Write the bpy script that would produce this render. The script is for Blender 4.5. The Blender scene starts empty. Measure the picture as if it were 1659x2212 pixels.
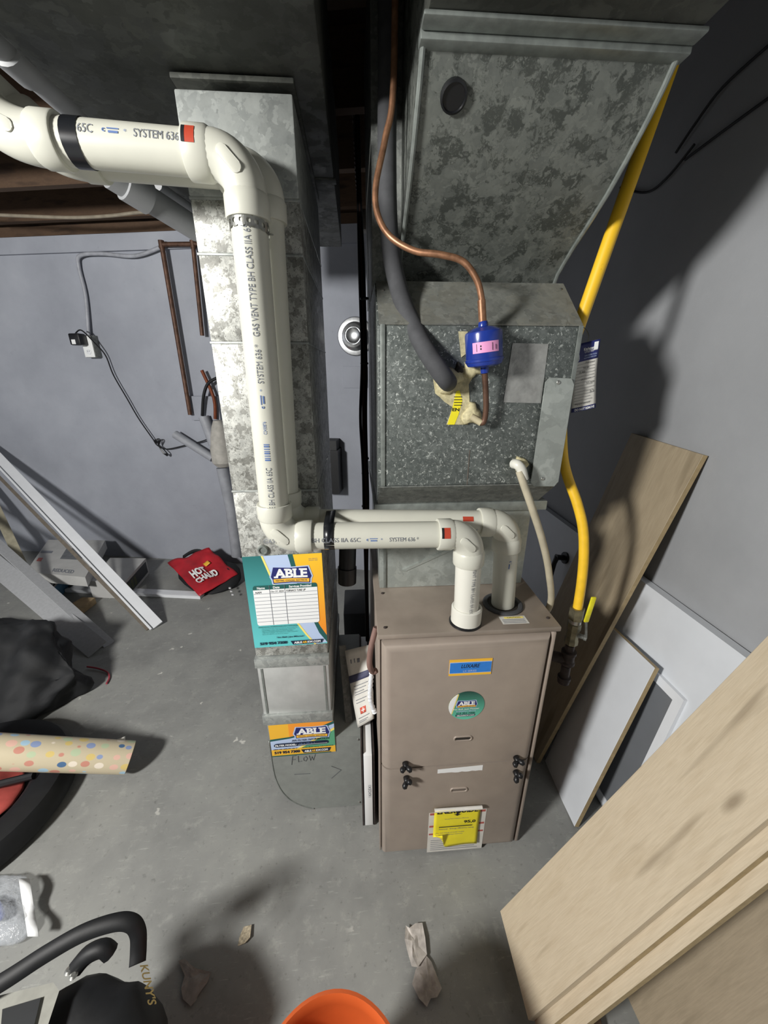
import bpy, bmesh, math, random
from mathutils import Vector as V, Matrix, noise
random.seed(7)
S = bpy.context.scene
COL = S.collection
PI = math.pi

# ------------------------------------------------------------------ camera
FPX, PITCH, YAW, CAMH = 831.0, math.radians(20.4), math.radians(4.0), 1.44
FW = V((math.sin(YAW)*math.cos(PITCH), math.cos(YAW)*math.cos(PITCH), -math.sin(PITCH)))
RT = V((math.cos(YAW), -math.sin(YAW), 0))
DN = FW.cross(RT)
CP = V((0, 0, CAMH))
cam = bpy.data.cameras.new('camera'); cam_o = bpy.data.objects.new('camera', cam); COL.objects.link(cam_o)
cam.sensor_fit = 'HORIZONTAL'; cam.sensor_width = 36; cam.lens = 36*FPX/1659
cam.clip_start = 0.02; cam.clip_end = 50
up = -DN
cam_o.matrix_world = Matrix(((RT.x, up.x, -FW.x, CP.x), (RT.y, up.y, -FW.y, CP.y), (RT.z, up.z, -FW.z, CP.z), (0, 0, 0, 1)))
S.camera = cam_o

# ------------------------------------------------------------------ light
W = bpy.data.worlds.new('world'); S.world = W; W.use_nodes = True
W.node_tree.nodes['Background'].inputs[0].default_value = (0.95, 1.0, 1.0, 1)
W.node_tree.nodes['Background'].inputs[1].default_value = 0.04
def point_light(name, loc, power, radius, color):
    l = bpy.data.lights.new(name, 'POINT'); l.energy = power; l.shadow_soft_size = radius; l.color = color
    o = bpy.data.objects.new(name, l); COL.objects.link(o); o.location = loc
    return o
point_light('work_light', (-1.75, -0.55, 1.92), 330, 0.17, (1.0, 0.985, 0.95))
S.view_settings.view_transform = 'Standard'
try: S.view_settings.look = 'None'
except Exception: pass
S.view_settings.exposure = 0.0
S.view_settings.gamma = 1.0
S.view_settings.use_curve_mapping = False

# ------------------------------------------------------------------ where a sight line meets a plane (used to measure the room)
def ray(px, py): return FW + RT*((px-829.5)/FPX) + DN*((py-1106)/FPX)
def ay(px, py, y): r = ray(px, py); return CP + r*(y/r.y)
def az(px, py, z): r = ray(px, py); return CP + r*((z-CAMH)/r.z)
def ax(px, py, x): r = ray(px, py); return CP + r*(x/r.x)
def ap(px, py, p0, n): r = ray(px, py); return CP + r*((p0-CP).dot(n)/r.dot(n))

# ------------------------------------------------------------------ materials
def lin(h):
    h = h.lstrip('#'); c = [int(h[i:i+2], 16)/255 for i in (0, 2, 4)]
    return tuple(x/12.92 if x <= .04045 else ((x+.055)/1.055)**2.4 for x in c) + (1,)
MATS = {}
class NT:
    def __init__(s, name):
        s.m = bpy.data.materials.new(name); s.m.use_nodes = True
        s.t = s.m.node_tree; s.b = s.t.nodes['Principled BSDF']
    def n(s, typ, **kw):
        x = s.t.nodes.new(typ)
        for k, v in kw.items():
            if k in x.inputs: x.inputs[k].default_value = v
            else: setattr(x, k, v)
        return x
    def l(s, a, b): s.t.links.new(a, b)
    def coord(s, scale=(1, 1, 1), kind='Object'):
        tc = s.n('ShaderNodeTexCoord'); mp = s.n('ShaderNodeMapping')
        mp.inputs['Scale'].default_value = scale; s.l(tc.outputs[kind], mp.inputs[0]); return mp.outputs[0]
    def noise(s, co, scale, detail=4, rough=.55):
        x = s.n('ShaderNodeTexNoise', Scale=scale, Detail=detail, Roughness=rough); s.l(co, x.inputs['Vector']); return x.outputs['Fac']
    def ramp(s, fac, stops):
        r = s.n('ShaderNodeValToRGB'); s.l(fac, r.inputs[0]); e = r.color_ramp.elements
        while len(e) < len(stops): e.new(.5)
        for q, (p, c) in zip(e, stops): q.position = p; q.color = lin(c) if isinstance(c, str) else (c, c, c, 1)
        return r.outputs[0]
    def mix(s, fac, a, b, mode='MIX'):
        x = s.n('ShaderNodeMixRGB', blend_type=mode)
        for i, v in ((0, fac), (1, a), (2, b)):
            if hasattr(v, 'default_value') or hasattr(v, 'links'): s.l(v, x.inputs[i])
            elif i == 0: x.inputs[0].default_value = v
            else: x.inputs[i].default_value = lin(v) if isinstance(v, str) else v
        return x.outputs[0]
    def bump(s, h, strength=.3, dist=.002):
        b = s.n('ShaderNodeBump', Strength=strength, Distance=dist); s.l(h, b.inputs['Height']); s.l(b.outputs[0], s.b.inputs['Normal'])
    def color(s, c):
        s.l(c, s.b.inputs['Base Color'])
def plain(name, c, rough=.5, metal=0, var=.12, scale=30, spec=.5, bump=0, alpha=None):
    if name in MATS: return MATS[name]
    t = NT(name); t.b.inputs['Roughness'].default_value = rough; t.b.inputs['Metallic'].default_value = metal
    t.b.inputs['Specular IOR Level'].default_value = spec
    if var:
        f = t.noise(t.coord(), scale, 4)
        L = lin(c); d = tuple(x*(1-var*1.6) for x in L[:3])+(1,); u = tuple(min(1, x*(1+var)) for x in L[:3])+(1,)
        r = t.n('ShaderNodeValToRGB'); t.l(f, r.inputs[0]); r.color_ramp.elements[0].position = .3; r.color_ramp.elements[1].position = .7
        r.color_ramp.elements[0].color = d; r.color_ramp.elements[1].color = u; t.color(r.outputs[0])
        if bump: t.bump(f, bump)
    else: t.b.inputs['Base Color'].default_value = lin(c)
    if alpha is not None: t.b.inputs['Alpha'].default_value = alpha
    MATS[name] = t.m; return t.m
def galv(name, c1, c2, c3, scale, metal=.55, rough=.45, patch=.0, pscale=9, pc='#26262a', stretch=(1, 1, 1), dust=None, fleck=0., fc='#e6e8e4', fscale=None):
    if name in MATS: return MATS[name]
    t = NT(name); co = t.coord(stretch)
    wn = t.n('ShaderNodeTexNoise', Scale=scale*.9, Detail=4); t.l(co, wn.inputs['Vector'])
    wv = t.n('ShaderNodeVectorMath', operation='MULTIPLY_ADD'); t.l(wn.outputs['Color'], wv.inputs[0])
    k = 3.2/scale; wv.inputs[1].default_value = (k, k, k); t.l(co, wv.inputs[2])
    v = t.n('ShaderNodeTexVoronoi', Scale=scale); t.l(wv.outputs[0], v.inputs['Vector'])
    sp = t.n('ShaderNodeSeparateColor'); t.l(v.outputs['Color'], sp.inputs[0])
    c = t.ramp(sp.outputs[0], [(.05, c1), (.5, c2), (.95, c3)])
    c = t.mix(.35, c, t.ramp(t.noise(co, scale*.5, 6, .7), [(.35, c1), (.65, c3)]))
    if patch:
        f = t.noise(wv.outputs[0], pscale, 8, .66)
        c = t.mix(t.ramp(f, [(.49, 0.), (.55, patch)]), c, pc)
    if fleck:
        f = t.noise(wv.outputs[0], fscale or scale*.8, 2, .5)
        c = t.mix(t.ramp(f, [(.60, 0.), (.68, fleck)]), c, fc)
    if dust:
        f = t.noise(co, 5, 5); c = t.mix(t.ramp(f, [(.35, 0.), (.7, .6)]), c, dust)
    t.color(c)
    t.b.inputs['Metallic'].default_value = metal
    t.l(t.ramp(sp.outputs[1], [(0, rough-.08), (1, rough+.12)]), t.b.inputs['Roughness'])
    MATS[name] = t.m; return t.m
def laminate(name, a, b, dark, rough=.5):
    if name in MATS: return MATS[name]
    t = NT(name); co = t.coord((1.2, 7, 7)); f = t.noise(co, 4.5, 8, .62)
    c = t.ramp(f, [(.25, b), (.5, a), (.8, b)])
    g = t.noise(t.coord((4, 90, 90)), 5, 3); c = t.mix(t.ramp(g, [(.35, .0), (.75, .25)]), c, dark)
    k = t.noise(t.coord((1.1, 10, 10)), 2.4, 2, .45); c = t.mix(t.ramp(k, [(.60, 0.), (.70, .6)]), c, dark)
    kn = t.n('ShaderNodeTexVoronoi', Scale=3.0); t.l(t.coord((.9, 2.6, 2.6)), kn.inputs['Vector']); c = t.mix(t.ramp(kn.outputs['Distance'], [(.03, .8), (.10, 0.)]), c, dark)
    t.color(c); t.b.inputs['Roughness'].default_value = rough; t.bump(g, .08); MATS[name] = t.m; return t.m

# floor: painted grey concrete with scuffs and flakes
t = NT('painted_floor'); co = t.coord()
c = t.ramp(t.noise(co, 3.2, 8, .62), [(.28, '#787977'), (.5, '#8b8c89'), (.74, '#999a95')])
c = t.mix(t.ramp(t.noise(co, 22, 8, .75), [(.54, 0.), (.64, .40)]), c, '#a4a59f')
c = t.mix(t.ramp(t.noise(t.coord((5, 40, 1)), 3, 5, .7), [(.60, 0.), (.68, .45)]), c, '#aeb0aa')
wq = t.n('ShaderNodeTexNoise', Scale=40.0, Detail=4); t.l(co, wq.inputs['Vector'])
wz = t.n('ShaderNodeVectorMath', operation='MULTIPLY_ADD'); t.l(wq.outputs['Color'], wz.inputs[0]); wz.inputs[1].default_value = (.05, .05, .05); t.l(co, wz.inputs[2])
sv = t.n('ShaderNodeTexVoronoi', Scale=9.0); t.l(wz.outputs[0], sv.inputs['Vector'])
fl = t.ramp(sv.outputs['Distance'], [(.05, 1.), (.09, 0.)])
fl2 = t.mix(1.0, fl, t.ramp(t.noise(co, 1.9, 3), [(.44, 0.), (.50, 1.)]), 'MULTIPLY')
c = t.mix(fl2, c, '#c6c5be')
c = t.mix(t.ramp(t.noise(co, 60, 4, .7), [(.60, 0.), (.68, .4)]), c, '#595956')
t.color(c); t.b.inputs['Roughness'].default_value = .52; t.bump(t.noise(co, 40, 6), .12); M_FLOOR = t.m
t = NT('painted_wall'); co = t.coord()
c = t.ramp(t.noise(co, 2.2, 6, .6), [(.3, '#9296a0'), (.55, '#9ea2ac'), (.75, '#a9adb6')])
c = t.mix(t.ramp(t.noise(co, 34, 5, .7), [(.62, 0.), (.74, .25)]), c, '#7b7d86')
t.color(c); t.b.inputs['Roughness'].default_value = .75; t.bump(t.noise(co, 22, 7, .65), .35, .004); M_WALL = t.m
t = NT('painted_wall_side'); co = t.coord()
c = t.ramp(t.noise(co, 1.7, 6, .6), [(.3, '#97999c'), (.55, '#a2a4a7'), (.75, '#abadb0')])
c = t.mix(t.ramp(t.noise(co, 9, 7, .75), [(.70, 0.), (.76, .3)]), c, '#74767c')
t.color(c); t.b.inputs['Roughness'].default_value = .7; t.bump(t.noise(co, 18, 7, .65), .25, .004); M_WALLR = t.m
M_JOIST = laminate('joist_wood', '#54402f', '#453325', '#261a13', .85)
M_SUB = laminate('subfloor_wood', '#3d2e24', '#2e221a', '#17110d', .85)
M_GALV = galv('galvanized_dark', '#6b6e6c', '#7e817e', '#929590', 90, .35, .5)
M_THROAT = galv('galvanized_mottled', '#636763', '#70746f', '#7d817b', 70, .3, .55, .8, 30, '#3d413d', fleck=.5, fc='#959993', fscale=60)
M_COIL = galv('galvanized_spangle_fine', '#565c5a', '#6a706d', '#7f8582', 160, .4, .45, .35, 12, '#4a504e', fleck=.9, fc='#c6cbc6', fscale=170)
M_DUCT = galv('galvanized_speckled', '#9b9c98', '#aeafaa', '#c2c3bd', 120, .35, .45, .65, 42, '#605f59', fleck=.75, fc='#4a4944', fscale=230)
M_DUCT2 = galv('galvanized_clean', '#8f9391', '#a2a6a3', '#b4b8b4', 60, .4, .45)
M_BOOT = plain('painted_metal_grey', '#8d918d', .55, .15, .06, 40)
M_TRUNK = galv('galvanized_dusty', '#424440', '#4e504b', '#5b5d57', 40, .25, .65, .6, 6, '#3a3c38')
M_PLEN = galv('galvanized_pale', '#9aa09c', '#a9afab', '#b9bfba', 30, .4, .45, .3, 5, '#868b86')
M_FLANGE = plain('flange_metal', '#8f9591', .45, .5, .15, 50)
M_FURN = plain('furnace_taupe', '#a1958a', .42, .1, .05, 14, .5)
M_FURNTOP = plain('furnace_taupe_top', '#968b80', .42, .15, .12, 9)
M_PVC = plain('pvc_cream', '#cdcdc1', .36, 0, .03, 12)
M_PVCW = plain('pvc_white', '#dad9cf', .34, 0, .02, 12)
M_PVCG = plain('pvc_grey', '#8e9092', .5, 0, .06, 15)
M_BLACK = plain('black_plastic', '#16171a', .38, 0, .1, 20)
M_TAPE = plain('black_tape', '#191b1f', .28, 0, .1, 60)
M_RUB = plain('black_rubber_foam', '#46474a', .8, 0, .12, 40)
M_COPPER = plain('copper_tube', '#9c7256', .42, .55, .25, 60)
M_COPPERD = plain('copper_old', '#604638', .55, .4, .3, 30)
M_YEL = plain('yellow_gas_coating', '#f2c32e', .42, 0, .06, 40)
M_BRASS = plain('brass_dull', '#8b8670', .4, .75, .2, 60)
M_STEEL = plain('steel_bright', '#b9bab5', .3, .85, .15, 60)
M_IRON = plain('black_iron', '#4a4240', .55, .5, .25, 50)
M_BLUE = plain('blue_enamel', '#22388c', .22, 0, .04, 20)
M_PINK = plain('pink_label', '#e59ccb', .5, 0, .03)
M_WHITE = plain('white_print', '#eceeee', .5, 0, 0)
M_INK = plain('black_ink', '#17191c', .6, 0, 0)
M_INKG = plain('grey_ink', '#787c84', .6, 0, 0)
M_INKB = plain('blue_ink', '#5d76a8', .6, 0, 0)
M_NAVY = plain('navy_print', '#22286a', .5, 0, 0)
M_NAVYD = plain('dark_navy_print', '#14213c', .5, 0, 0)
M_GOLD = plain('gold_print', '#f0b93a', .5, 0, 0)
M_ORNG = plain('orange_print', '#f39a35', .5, 0, 0)
M_PALEB = plain('pale_blue_print', '#b6c8e6', .5, 0, 0)
M_DGRN = plain('dark_green_print', '#235a56', .5, 0, 0)
M_GRN = plain('green_print', '#5aa37e', .5, 0, 0)
M_YLINE = plain('yellow_line_print', '#f3e07a', .5, 0, 0)
M_RED = plain('red_print', '#b8452f', .5, 0, 0)
M_REDD = plain('faded_red_print', '#b25a52', .5, 0, 0)
def vgrad(name, lo, hi, z0, z1):
    t = NT(name); s = t.n('ShaderNodeSeparateXYZ'); t.l(t.coord(), s.inputs[0])
    m = t.n('ShaderNodeMapRange'); m.inputs[1].default_value = z0; m.inputs[2].default_value = z1; t.l(s.outputs[2], m.inputs[0])
    t.color(t.ramp(m.outputs[0], [(0., lo), (1., hi)])); t.b.inputs['Roughness'].default_value = .4; return t.m
M_TEAL = vgrad('teal_print', '#63c6c8', '#2b7070', .72, .98)
M_ORG2 = vgrad('orange_fade_print', '#f0922f', '#f6c332', .75, .98)
M_GREENB = vgrad('green_fade_print', '#62c3a7', '#123f38', .565, .66)
M_FOAM = plain('foam_sealant', '#c8bf98', .8, 0, .18, 120, bump=.5)
M_FOIL = plain('foil_tape', '#a9aaa7', .45, .5, .15, 45, bump=1.0)
M_ALU = plain('aluminium_bright', '#c6c8ca', .28, .9, .1, 60)
M_TUBE = plain('clear_hose_aged', '#b8b09a', .35, 0, .08, 30)
M_LAM = laminate('oak_laminate', '#ab9c83', '#9a8b73', '#73664f')
M_LAMP = laminate('oak_laminate_pale', '#c6b8a0', '#b9a98f', '#84755f')
M_LAMD = laminate('oak_laminate_dark', '#9a8d78', '#887c68', '#655b4a')
M_EDGE = plain('laminate_edge', '#a8946f', .6, 0, .1, 60)
M_BOARDW = plain('white_melamine', '#d9dde2', .4, 0, .03, 8)
M_TRIMW = plain('white_trim_paint', '#e3e6ea', .4, 0, .03, 10)
M_TRIMG = plain('grey_trim', '#a5a7aa', .6, 0, .06, 60)
M_PANE = plain('grey_pane', '#6f7276', .3, 0, .08, 4)
M_REDF = plain('red_fabric', '#b3202c', .5, 0, .2, 8, bump=.3)
M_BLKF = plain('black_fabric', '#15171a', .75, 0, .25, 7, bump=.4)
M_BLKN = plain('black_nylon', '#0e1013', .6, 0, .2, 40, bump=.2)
M_ORB = plain('orange_bucket_plastic', '#d0602e', .4, 0, .06, 10)
M_CARD = plain('cardboard', '#a08a6a', .8, 0, .15, 30)
M_BOXW = plain('white_box_card', '#b9b9b7', .6, 0, .06, 12)
M_PAPER = plain('paper_white', '#d8d6cf', .7, 0, .06, 30)
M_PAPERG = plain('paper_scrap', '#b9b3ac', .8, 0, .2, 50)
M_DARK = plain('dark_grey_plastic', '#26282a', .6, 0, .1, 20)

# ------------------------------------------------------------------ builders
def link(o, parent=None):
    COL.objects.link(o)
    if parent is not None:
        o.parent = parent
        m = Matrix.Identity(4); p = parent
        chain = []
        while p is not None: chain.append(p); p = p.parent
        for q in reversed(chain): m = m @ q.matrix_parent_inverse @ q.matrix_basis
        o.matrix_parent_inverse = m.inverted()
    return o
def tag(o, label=None, cat=None, group=None, kind=None):
    if label: o['label'] = label
    if cat: o['category'] = cat
    if group: o['group'] = group
    if kind: o['kind'] = kind
    return o
def thing(name, label, cat, loc=(0, 0, 0), group=None):
    o = bpy.data.objects.new(name, None); COL.objects.link(o); o.location = loc; o.empty_display_size = .05
    return tag(o, label, cat, group)
def mk(name, verts, faces, mat, parent=None, smooth=False, mw=None):
    me = bpy.data.meshes.new(name); me.from_pydata([tuple(v) for v in verts], [], faces); me.materials.append(mat)
    if smooth: me.polygons.foreach_set('use_smooth', [True]*len(me.polygons))
    me.update(); o = bpy.data.objects.new(name, me)
    if mw is not None: o.matrix_basis = mw
    return link(o, parent)
def from_bm(name, bm, mat, parent=None, smooth=False, mw=None, autosmooth=None):
    bmesh.ops.recalc_face_normals(bm, faces=bm.faces)
    me = bpy.data.meshes.new(name); bm.to_mesh(me); bm.free()
    for m in (mat if isinstance(mat, (list, tuple)) else [mat]): me.materials.append(m)
    if smooth: me.polygons.foreach_set('use_smooth', [True]*len(me.polygons))
    if autosmooth: me.set_sharp_from_angle(angle=math.radians(autosmooth))
    o = bpy.data.objects.new(name, me)
    if mw is not None: o.matrix_basis = mw
    return link(o, parent)
def bm_box(bm, a, b):
    vs = [bm.verts.new((x, y, z)) for x in (a[0], b[0]) for y in (a[1], b[1]) for z in (a[2], b[2])]
    for f in ((0, 1, 3, 2), (4, 6, 7, 5), (0, 4, 5, 1), (2, 3, 7, 6), (0, 2, 6, 4), (1, 5, 7, 3)): bm.faces.new([vs[i] for i in f])
def box(name, a, b, mat, parent=None, bev=0, seg=2, mw=None, sel=None):
    bm = bmesh.new(); bm_box(bm, a, b)
    if bev:
        es = [e for e in bm.edges if sel is None or sel(e)]
        bmesh.ops.bevel(bm, geom=es, offset=bev, segments=seg, profile=.5, affect='EDGES')
    return from_bm(name, bm, mat, parent, smooth=bool(bev), mw=mw, autosmooth=35 if bev else None)
def frame(o, xd, zd):
    """matrix with local x along xd and local z closest to zd"""
    x = V(xd).normalized(); z = V(zd); z = (z - x*z.dot(x)).normalized(); y = z.cross(x)
    return Matrix(((x.x, y.x, z.x, o[0]), (x.y, y.y, z.y, o[1]), (x.z, y.z, z.z, o[2]), (0, 0, 0, 1)))
def smoothpath(pts, n=8):
    pts = [V(p) for p in pts]; out = []
    for i in range(len(pts)-1):
        p0 = pts[max(i-1, 0)]; p1 = pts[i]; p2 = pts[i+1]; p3 = pts[min(i+2, len(pts)-1)]
        for k in range(n):
            t = k/n
            out.append(.5*((2*p1)+(p2-p0)*t+(2*p0-5*p1+4*p2-p3)*t*t+(3*p1-p0-3*p2+p3)*t**3))
    out.append(pts[-1]); return out
def tube_bm(bm, pts, r, seg=14, cap=True):
    pts = [V(p) for p in pts]; n = len(pts); rs = r if isinstance(r, (list, tuple)) else [r]*n
    t0 = (pts[1]-pts[0]).normalized(); a = t0.orthogonal().normalized(); rings = []
    for i, p in enumerate(pts):
        t = (pts[min(i+1, n-1)]-pts[max(i-1, 0)]).normalized()
        a = (a - t*a.dot(t)).normalized(); b = t.cross(a)
        rings.append([bm.verts.new(p+(a*math.cos(2*PI*k/seg)+b*math.sin(2*PI*k/seg))*rs[i]) for k in range(seg)])
    for i in range(n-1):
        for k in range(seg): bm.faces.new((rings[i][k], rings[i][(k+1) % seg], rings[i+1][(k+1) % seg], rings[i+1][k]))
    if cap: bm.faces.new(rings[0][::-1]); bm.faces.new(rings[-1])
def tube(name, pts, r, mat, parent=None, seg=14, sm=0, mw=None):
    if sm: pts = smoothpath(pts, sm)
    bm = bmesh.new(); tube_bm(bm, pts, r, seg); return from_bm(name, bm, mat, parent, True, mw, 40)
def lathe(name, prof, base, axis, mat, parent=None, seg=28, cap=True):
    """prof: (radius, height along axis)"""
    bm = bmesh.new(); t = V(axis).normalized(); a = t.orthogonal().normalized(); b = t.cross(a); base = V(base); rings = []
    for r, h in prof: rings.append([bm.verts.new(base+t*h+(a*math.cos(2*PI*k/seg)+b*math.sin(2*PI*k/seg))*max(r, 1e-5)) for k in range(seg)])
    for i in range(len(rings)-1):
        for k in range(seg): bm.faces.new((rings[i][k], rings[i][(k+1) % seg], rings[i+1][(k+1) % seg], rings[i+1][k]))
    if cap: bm.faces.new(rings[0][::-1]); bm.faces.new(rings[-1])
    return from_bm(name, bm, mat, parent, True, None, 35)
def prism(name, poly, axis, d0, d1, mat, parent=None, bev=0, smooth=0):
    """polygon of 3-D points pushed along axis from d0 to d1"""
    bm = bmesh.new(); ax_ = V(axis)
    A = [bm.verts.new(V(p)+ax_*d0) for p in poly]; B = [bm.verts.new(V(p)+ax_*d1) for p in poly]; n = len(poly)
    bm.faces.new(A[::-1]); bm.faces.new(B)
    for i in range(n): bm.faces.new((A[i], A[(i+1) % n], B[(i+1) % n], B[i]))
    if bev: bmesh.ops.bevel(bm, geom=bm.edges[:], offset=bev, segments=2, profile=.5, affect='EDGES')
    return from_bm(name, bm, mat, parent, bool(smooth or bev), None, smooth or (30 if bev else None))
def flat(name, o, u, v, poly, mat, parent, lift=0.0, thick=.0003):
    """thin printed piece on a surface: poly in metres along u and v from o; lifted off along u x v"""
    u = V(u).normalized(); v = V(v).normalized(); n = u.cross(v)
    return prism(name, [V(o)+u*a+v*b for a, b in poly], n, lift, lift+thick, mat, parent)
def rect(x0, y0, x1, y1): return [(x0, y0), (x1, y0), (x1, y1), (x0, y1)]
def rrect(x0, y0, x1, y1, r, n=4):
    out = []
    for cx, cy, a in ((x1-r, y0+r, -90), (x1-r, y1-r, 0), (x0+r, y1-r, 90), (x0+r, y0+r, 180)):
        for k in range(n+1): q = math.radians(a+90*k/n); out.append((cx+r*math.cos(q), cy+r*math.sin(q)))
    return out
_tc = {}
def text_data(s, bold=0, shear=0):
    key = (s, bold, shear)
    if key in _tc: return _tc[key]
    cu = bpy.data.curves.new('t', 'FONT'); cu.body = s; cu.offset = bold; cu.shear = shear; cu.resolution_u = 3
    o = bpy.data.objects.new('t', cu); COL.objects.link(o); dg = bpy.context.evaluated_depsgraph_get(); dg.update()
    me = bpy.data.meshes.new_from_object(o.evaluated_get(dg))
    vs = [tuple(v.co) for v in me.vertices]; fs = [tuple(p.vertices) for p in me.polygons]
    bpy.data.objects.remove(o); bpy.data.curves.remove(cu); bpy.data.meshes.remove(me)
    x0 = min(v[0] for v in vs); x1 = max(v[0] for v in vs); y0 = min(v[1] for v in vs); y1 = max(v[1] for v in vs)
    vs = [((v[0]-x0)/(x1-x0), (v[1]-y0)/(y1-y0)) for v in vs]
    _tc[key] = (vs, fs); return _tc[key]
def text(s, o, u, v, x0, y0, x1, y1, mat, parent, lift=.001, bold=.0, shear=0, name='lettering', warp=None):
    vs, fs = text_data(s, bold, shear); u = V(u).normalized(); v = V(v).normalized(); n = u.cross(v); out = []
    for a, b in vs:
        p = V(o)+u*(x0+(x1-x0)*a)+v*(y0+(y1-y0)*b)+n*lift
        out.append(warp(p) if warp else p)
    return mk(name, out, fs, mat, parent)
def text_cyl(s, o, axis, nrm, r, a0, a1, h0, h1, mat, parent, bold=0, name='lettering'):
    """lettering along a pipe: o on the pipe's axis, text runs a0..a1 along axis, h0..h1 is arc height about nrm"""
    vs, fs = text_data(s, bold); t = V(axis).normalized(); n = V(nrm); n = (n-t*n.dot(t)).normalized(); b = n.cross(t)
    bm = bmesh.new(); bv = [bm.verts.new((x, y, 0)) for x, y in vs]
    for f in fs:
        try: bm.faces.new([bv[i] for i in f])
        except ValueError: pass
    for y in (.2, .4, .6, .8):
        bmesh.ops.bisect_plane(bm, geom=bm.verts[:]+bm.edges[:]+bm.faces[:], plane_co=(0, y, 0), plane_no=(0, 1, 0))
    for q in bm.verts:
        a = a0+(a1-a0)*q.co.x; h = (h0+(h1-h0)*q.co.y)/r
        q.co = V(o)+t*a+(n*math.cos(h)+b*math.sin(h))*(r+.0007)
    me = bpy.data.meshes.new(name); bm.to_mesh(me); bm.free(); me.materials.append(mat)
    return link(bpy.data.objects.new(name, me), parent)
def patch_cyl(name, o, axis, nrm, r, a0, a1, h0, h1, mat, parent, n=8, th=.0006):
    t = V(axis).normalized(); nn = V(nrm); nn = (nn-t*nn.dot(t)).normalized(); b = nn.cross(t); vs = []; fs = []
    for i in range(n+1):
        h = (h0+(h1-h0)*i/n)/r
        d = nn*math.cos(h)+b*math.sin(h)
        for a in (a0, a1): vs.append(V(o)+t*a+d*(r+th))
    for i in range(n): fs.append((2*i, 2*i+1, 2*i+3, 2*i+2))
    return mk(name, vs, fs, mat, parent, True)
def hull(name, pts, mat, parent=None, sub=0, disp=0, dscale=8, seed=0, smooth=True, mw=None):
    bm = bmesh.new()
    for p in pts: bm.verts.new(p)
    r = bmesh.ops.convex_hull(bm, input=bm.verts[:])
    bmesh.ops.delete(bm, geom=[v for v in bm.verts if not v.link_faces], context='VERTS')
    if sub:
        bmesh.ops.subdivide_edges(bm, edges=bm.edges[:], cuts=sub, use_grid_fill=True)
        bmesh.ops.triangulate(bm, faces=bm.faces[:])
        for _ in range(4): bmesh.ops.smooth_vert(bm, verts=bm.verts[:], factor=.5, use_axis_x=True, use_axis_y=True, use_axis_z=True)
    if disp:
        bm.normal_update()
        for v in bm.verts:
            q = v.co*dscale+V((seed*3.1, seed*1.7, seed))
            v.co += v.normal*disp*(noise.noise(q)+.5*noise.noise(q*2.3))
            v.co.z = max(v.co.z, .002)
    return from_bm(name, bm, mat, parent, smooth, mw)
def sheet(name, fn, nu, nv, mat, parent=None, th=.0012, smooth=True):
    """thin cloth or paper: fn(u,v)->point, given real thickness"""
    vs = [V(fn(i/nu, j/nv)) for j in range(nv+1) for i in range(nu+1)]
    fs = [(j*(nu+1)+i, j*(nu+1)+i+1, (j+1)*(nu+1)+i+1, (j+1)*(nu+1)+i) for j in range(nv) for i in range(nu)]
    o = mk(name, vs, fs, mat, parent, smooth); m = o.modifiers.new('thickness', 'SOLIDIFY'); m.thickness = th; m.offset = 0
    return o
def bil(p00, p10, p11, p01):
    p00, p10, p11, p01 = map(V, (p00, p10, p11, p01))
    return lambda u, v: (p00*(1-u)+p10*u)*(1-v)+(p01*(1-u)+p11*u)*v
def board(name, p0, length_dir, L, width_dir, Wd, T, mat, parent=None, bev=.001, edge=None):
    """board whose corner sits at p0; thickness goes along length x width"""
    x = V(length_dir).normalized(); y = V(width_dir); y = (y-x*y.dot(x)).normalized(); z = x.cross(y)
    mw = Matrix(((x.x, y.x, z.x, p0[0]), (x.y, y.y, z.y, p0[1]), (x.z, y.z, z.z, p0[2]), (0, 0, 0, 1)))
    bm = bmesh.new(); bm_box(bm, (0, 0, 0), (L, Wd, T))
    if bev: bmesh.ops.bevel(bm, geom=bm.edges[:], offset=bev, segments=1, affect='EDGES')
    if edge:
        bm.normal_update()
        for f in bm.faces:
            if abs(f.normal.z) < .5: f.material_index = 1
        return from_bm(name, bm, [mat, edge], parent, False, mw)
    return from_bm(name, bm, mat, parent, False, mw)
def structure(o): o['kind'] = 'structure'; return o
def screw(p, n, parent, r=.004, mat=None):
    return lathe('screw', [(r, 0), (r, .0015), (r*.6, .003), (.0005, .0034)], p, n, mat or M_STEEL, parent, 8)
X, Y, Z = V((1, 0, 0)), V((0, 1, 0)), V((0, 0, 1))

# ================================================================== the setting
structure(box('floor', (-4.2, -2.2, -.05), (1.15, 3.6, 0), M_FLOOR))
WD = V((1, -.185, 0)).normalized(); WN = V((-.185, -1, 0)).normalized(); WP0 = V((0, 2.613, 0))
def wp(px, py, off=0.0): return ap(px, py, WP0+WN*off, WN)
def wall_block(name, x0, x1, z0, z1, d0, d1, mat, parent=None):
    a = WP0+WD*x0; poly = [a+Z*z0, a+WD*(x1-x0)+Z*z0, a+WD*(x1-x0)+Z*z1, a+Z*z1]
    return prism(name, poly, WN, d0, d1, mat, parent)
structure(wall_block('wall_back', -4.2, 1.15, 0, 2.115, -.2, 0, M_WALL))
structure(wall_block('trim_1', -4.2, 1.15, 2.116, 2.205, -.2, .018, M_WALL))         # thicker painted band on top of the wall
structure(wall_block('trim_2', -4.2, 1.15, 2.206, 2.255, -.2, .02, M_JOIST))          # sill plate
structure(box('wall_right', (.952, -2.2, 0), (1.10, 2.40, 2.46), M_WALLR))
structure(box('wall_left', (-4.2, -2.2, 0), (-4.0, 3.3, 2.46), M_WALL))
ceil = structure(box('ceiling', (-4.2, -2.2, 2.46), (1.15, 3.6, 2.50), M_SUB))
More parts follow.
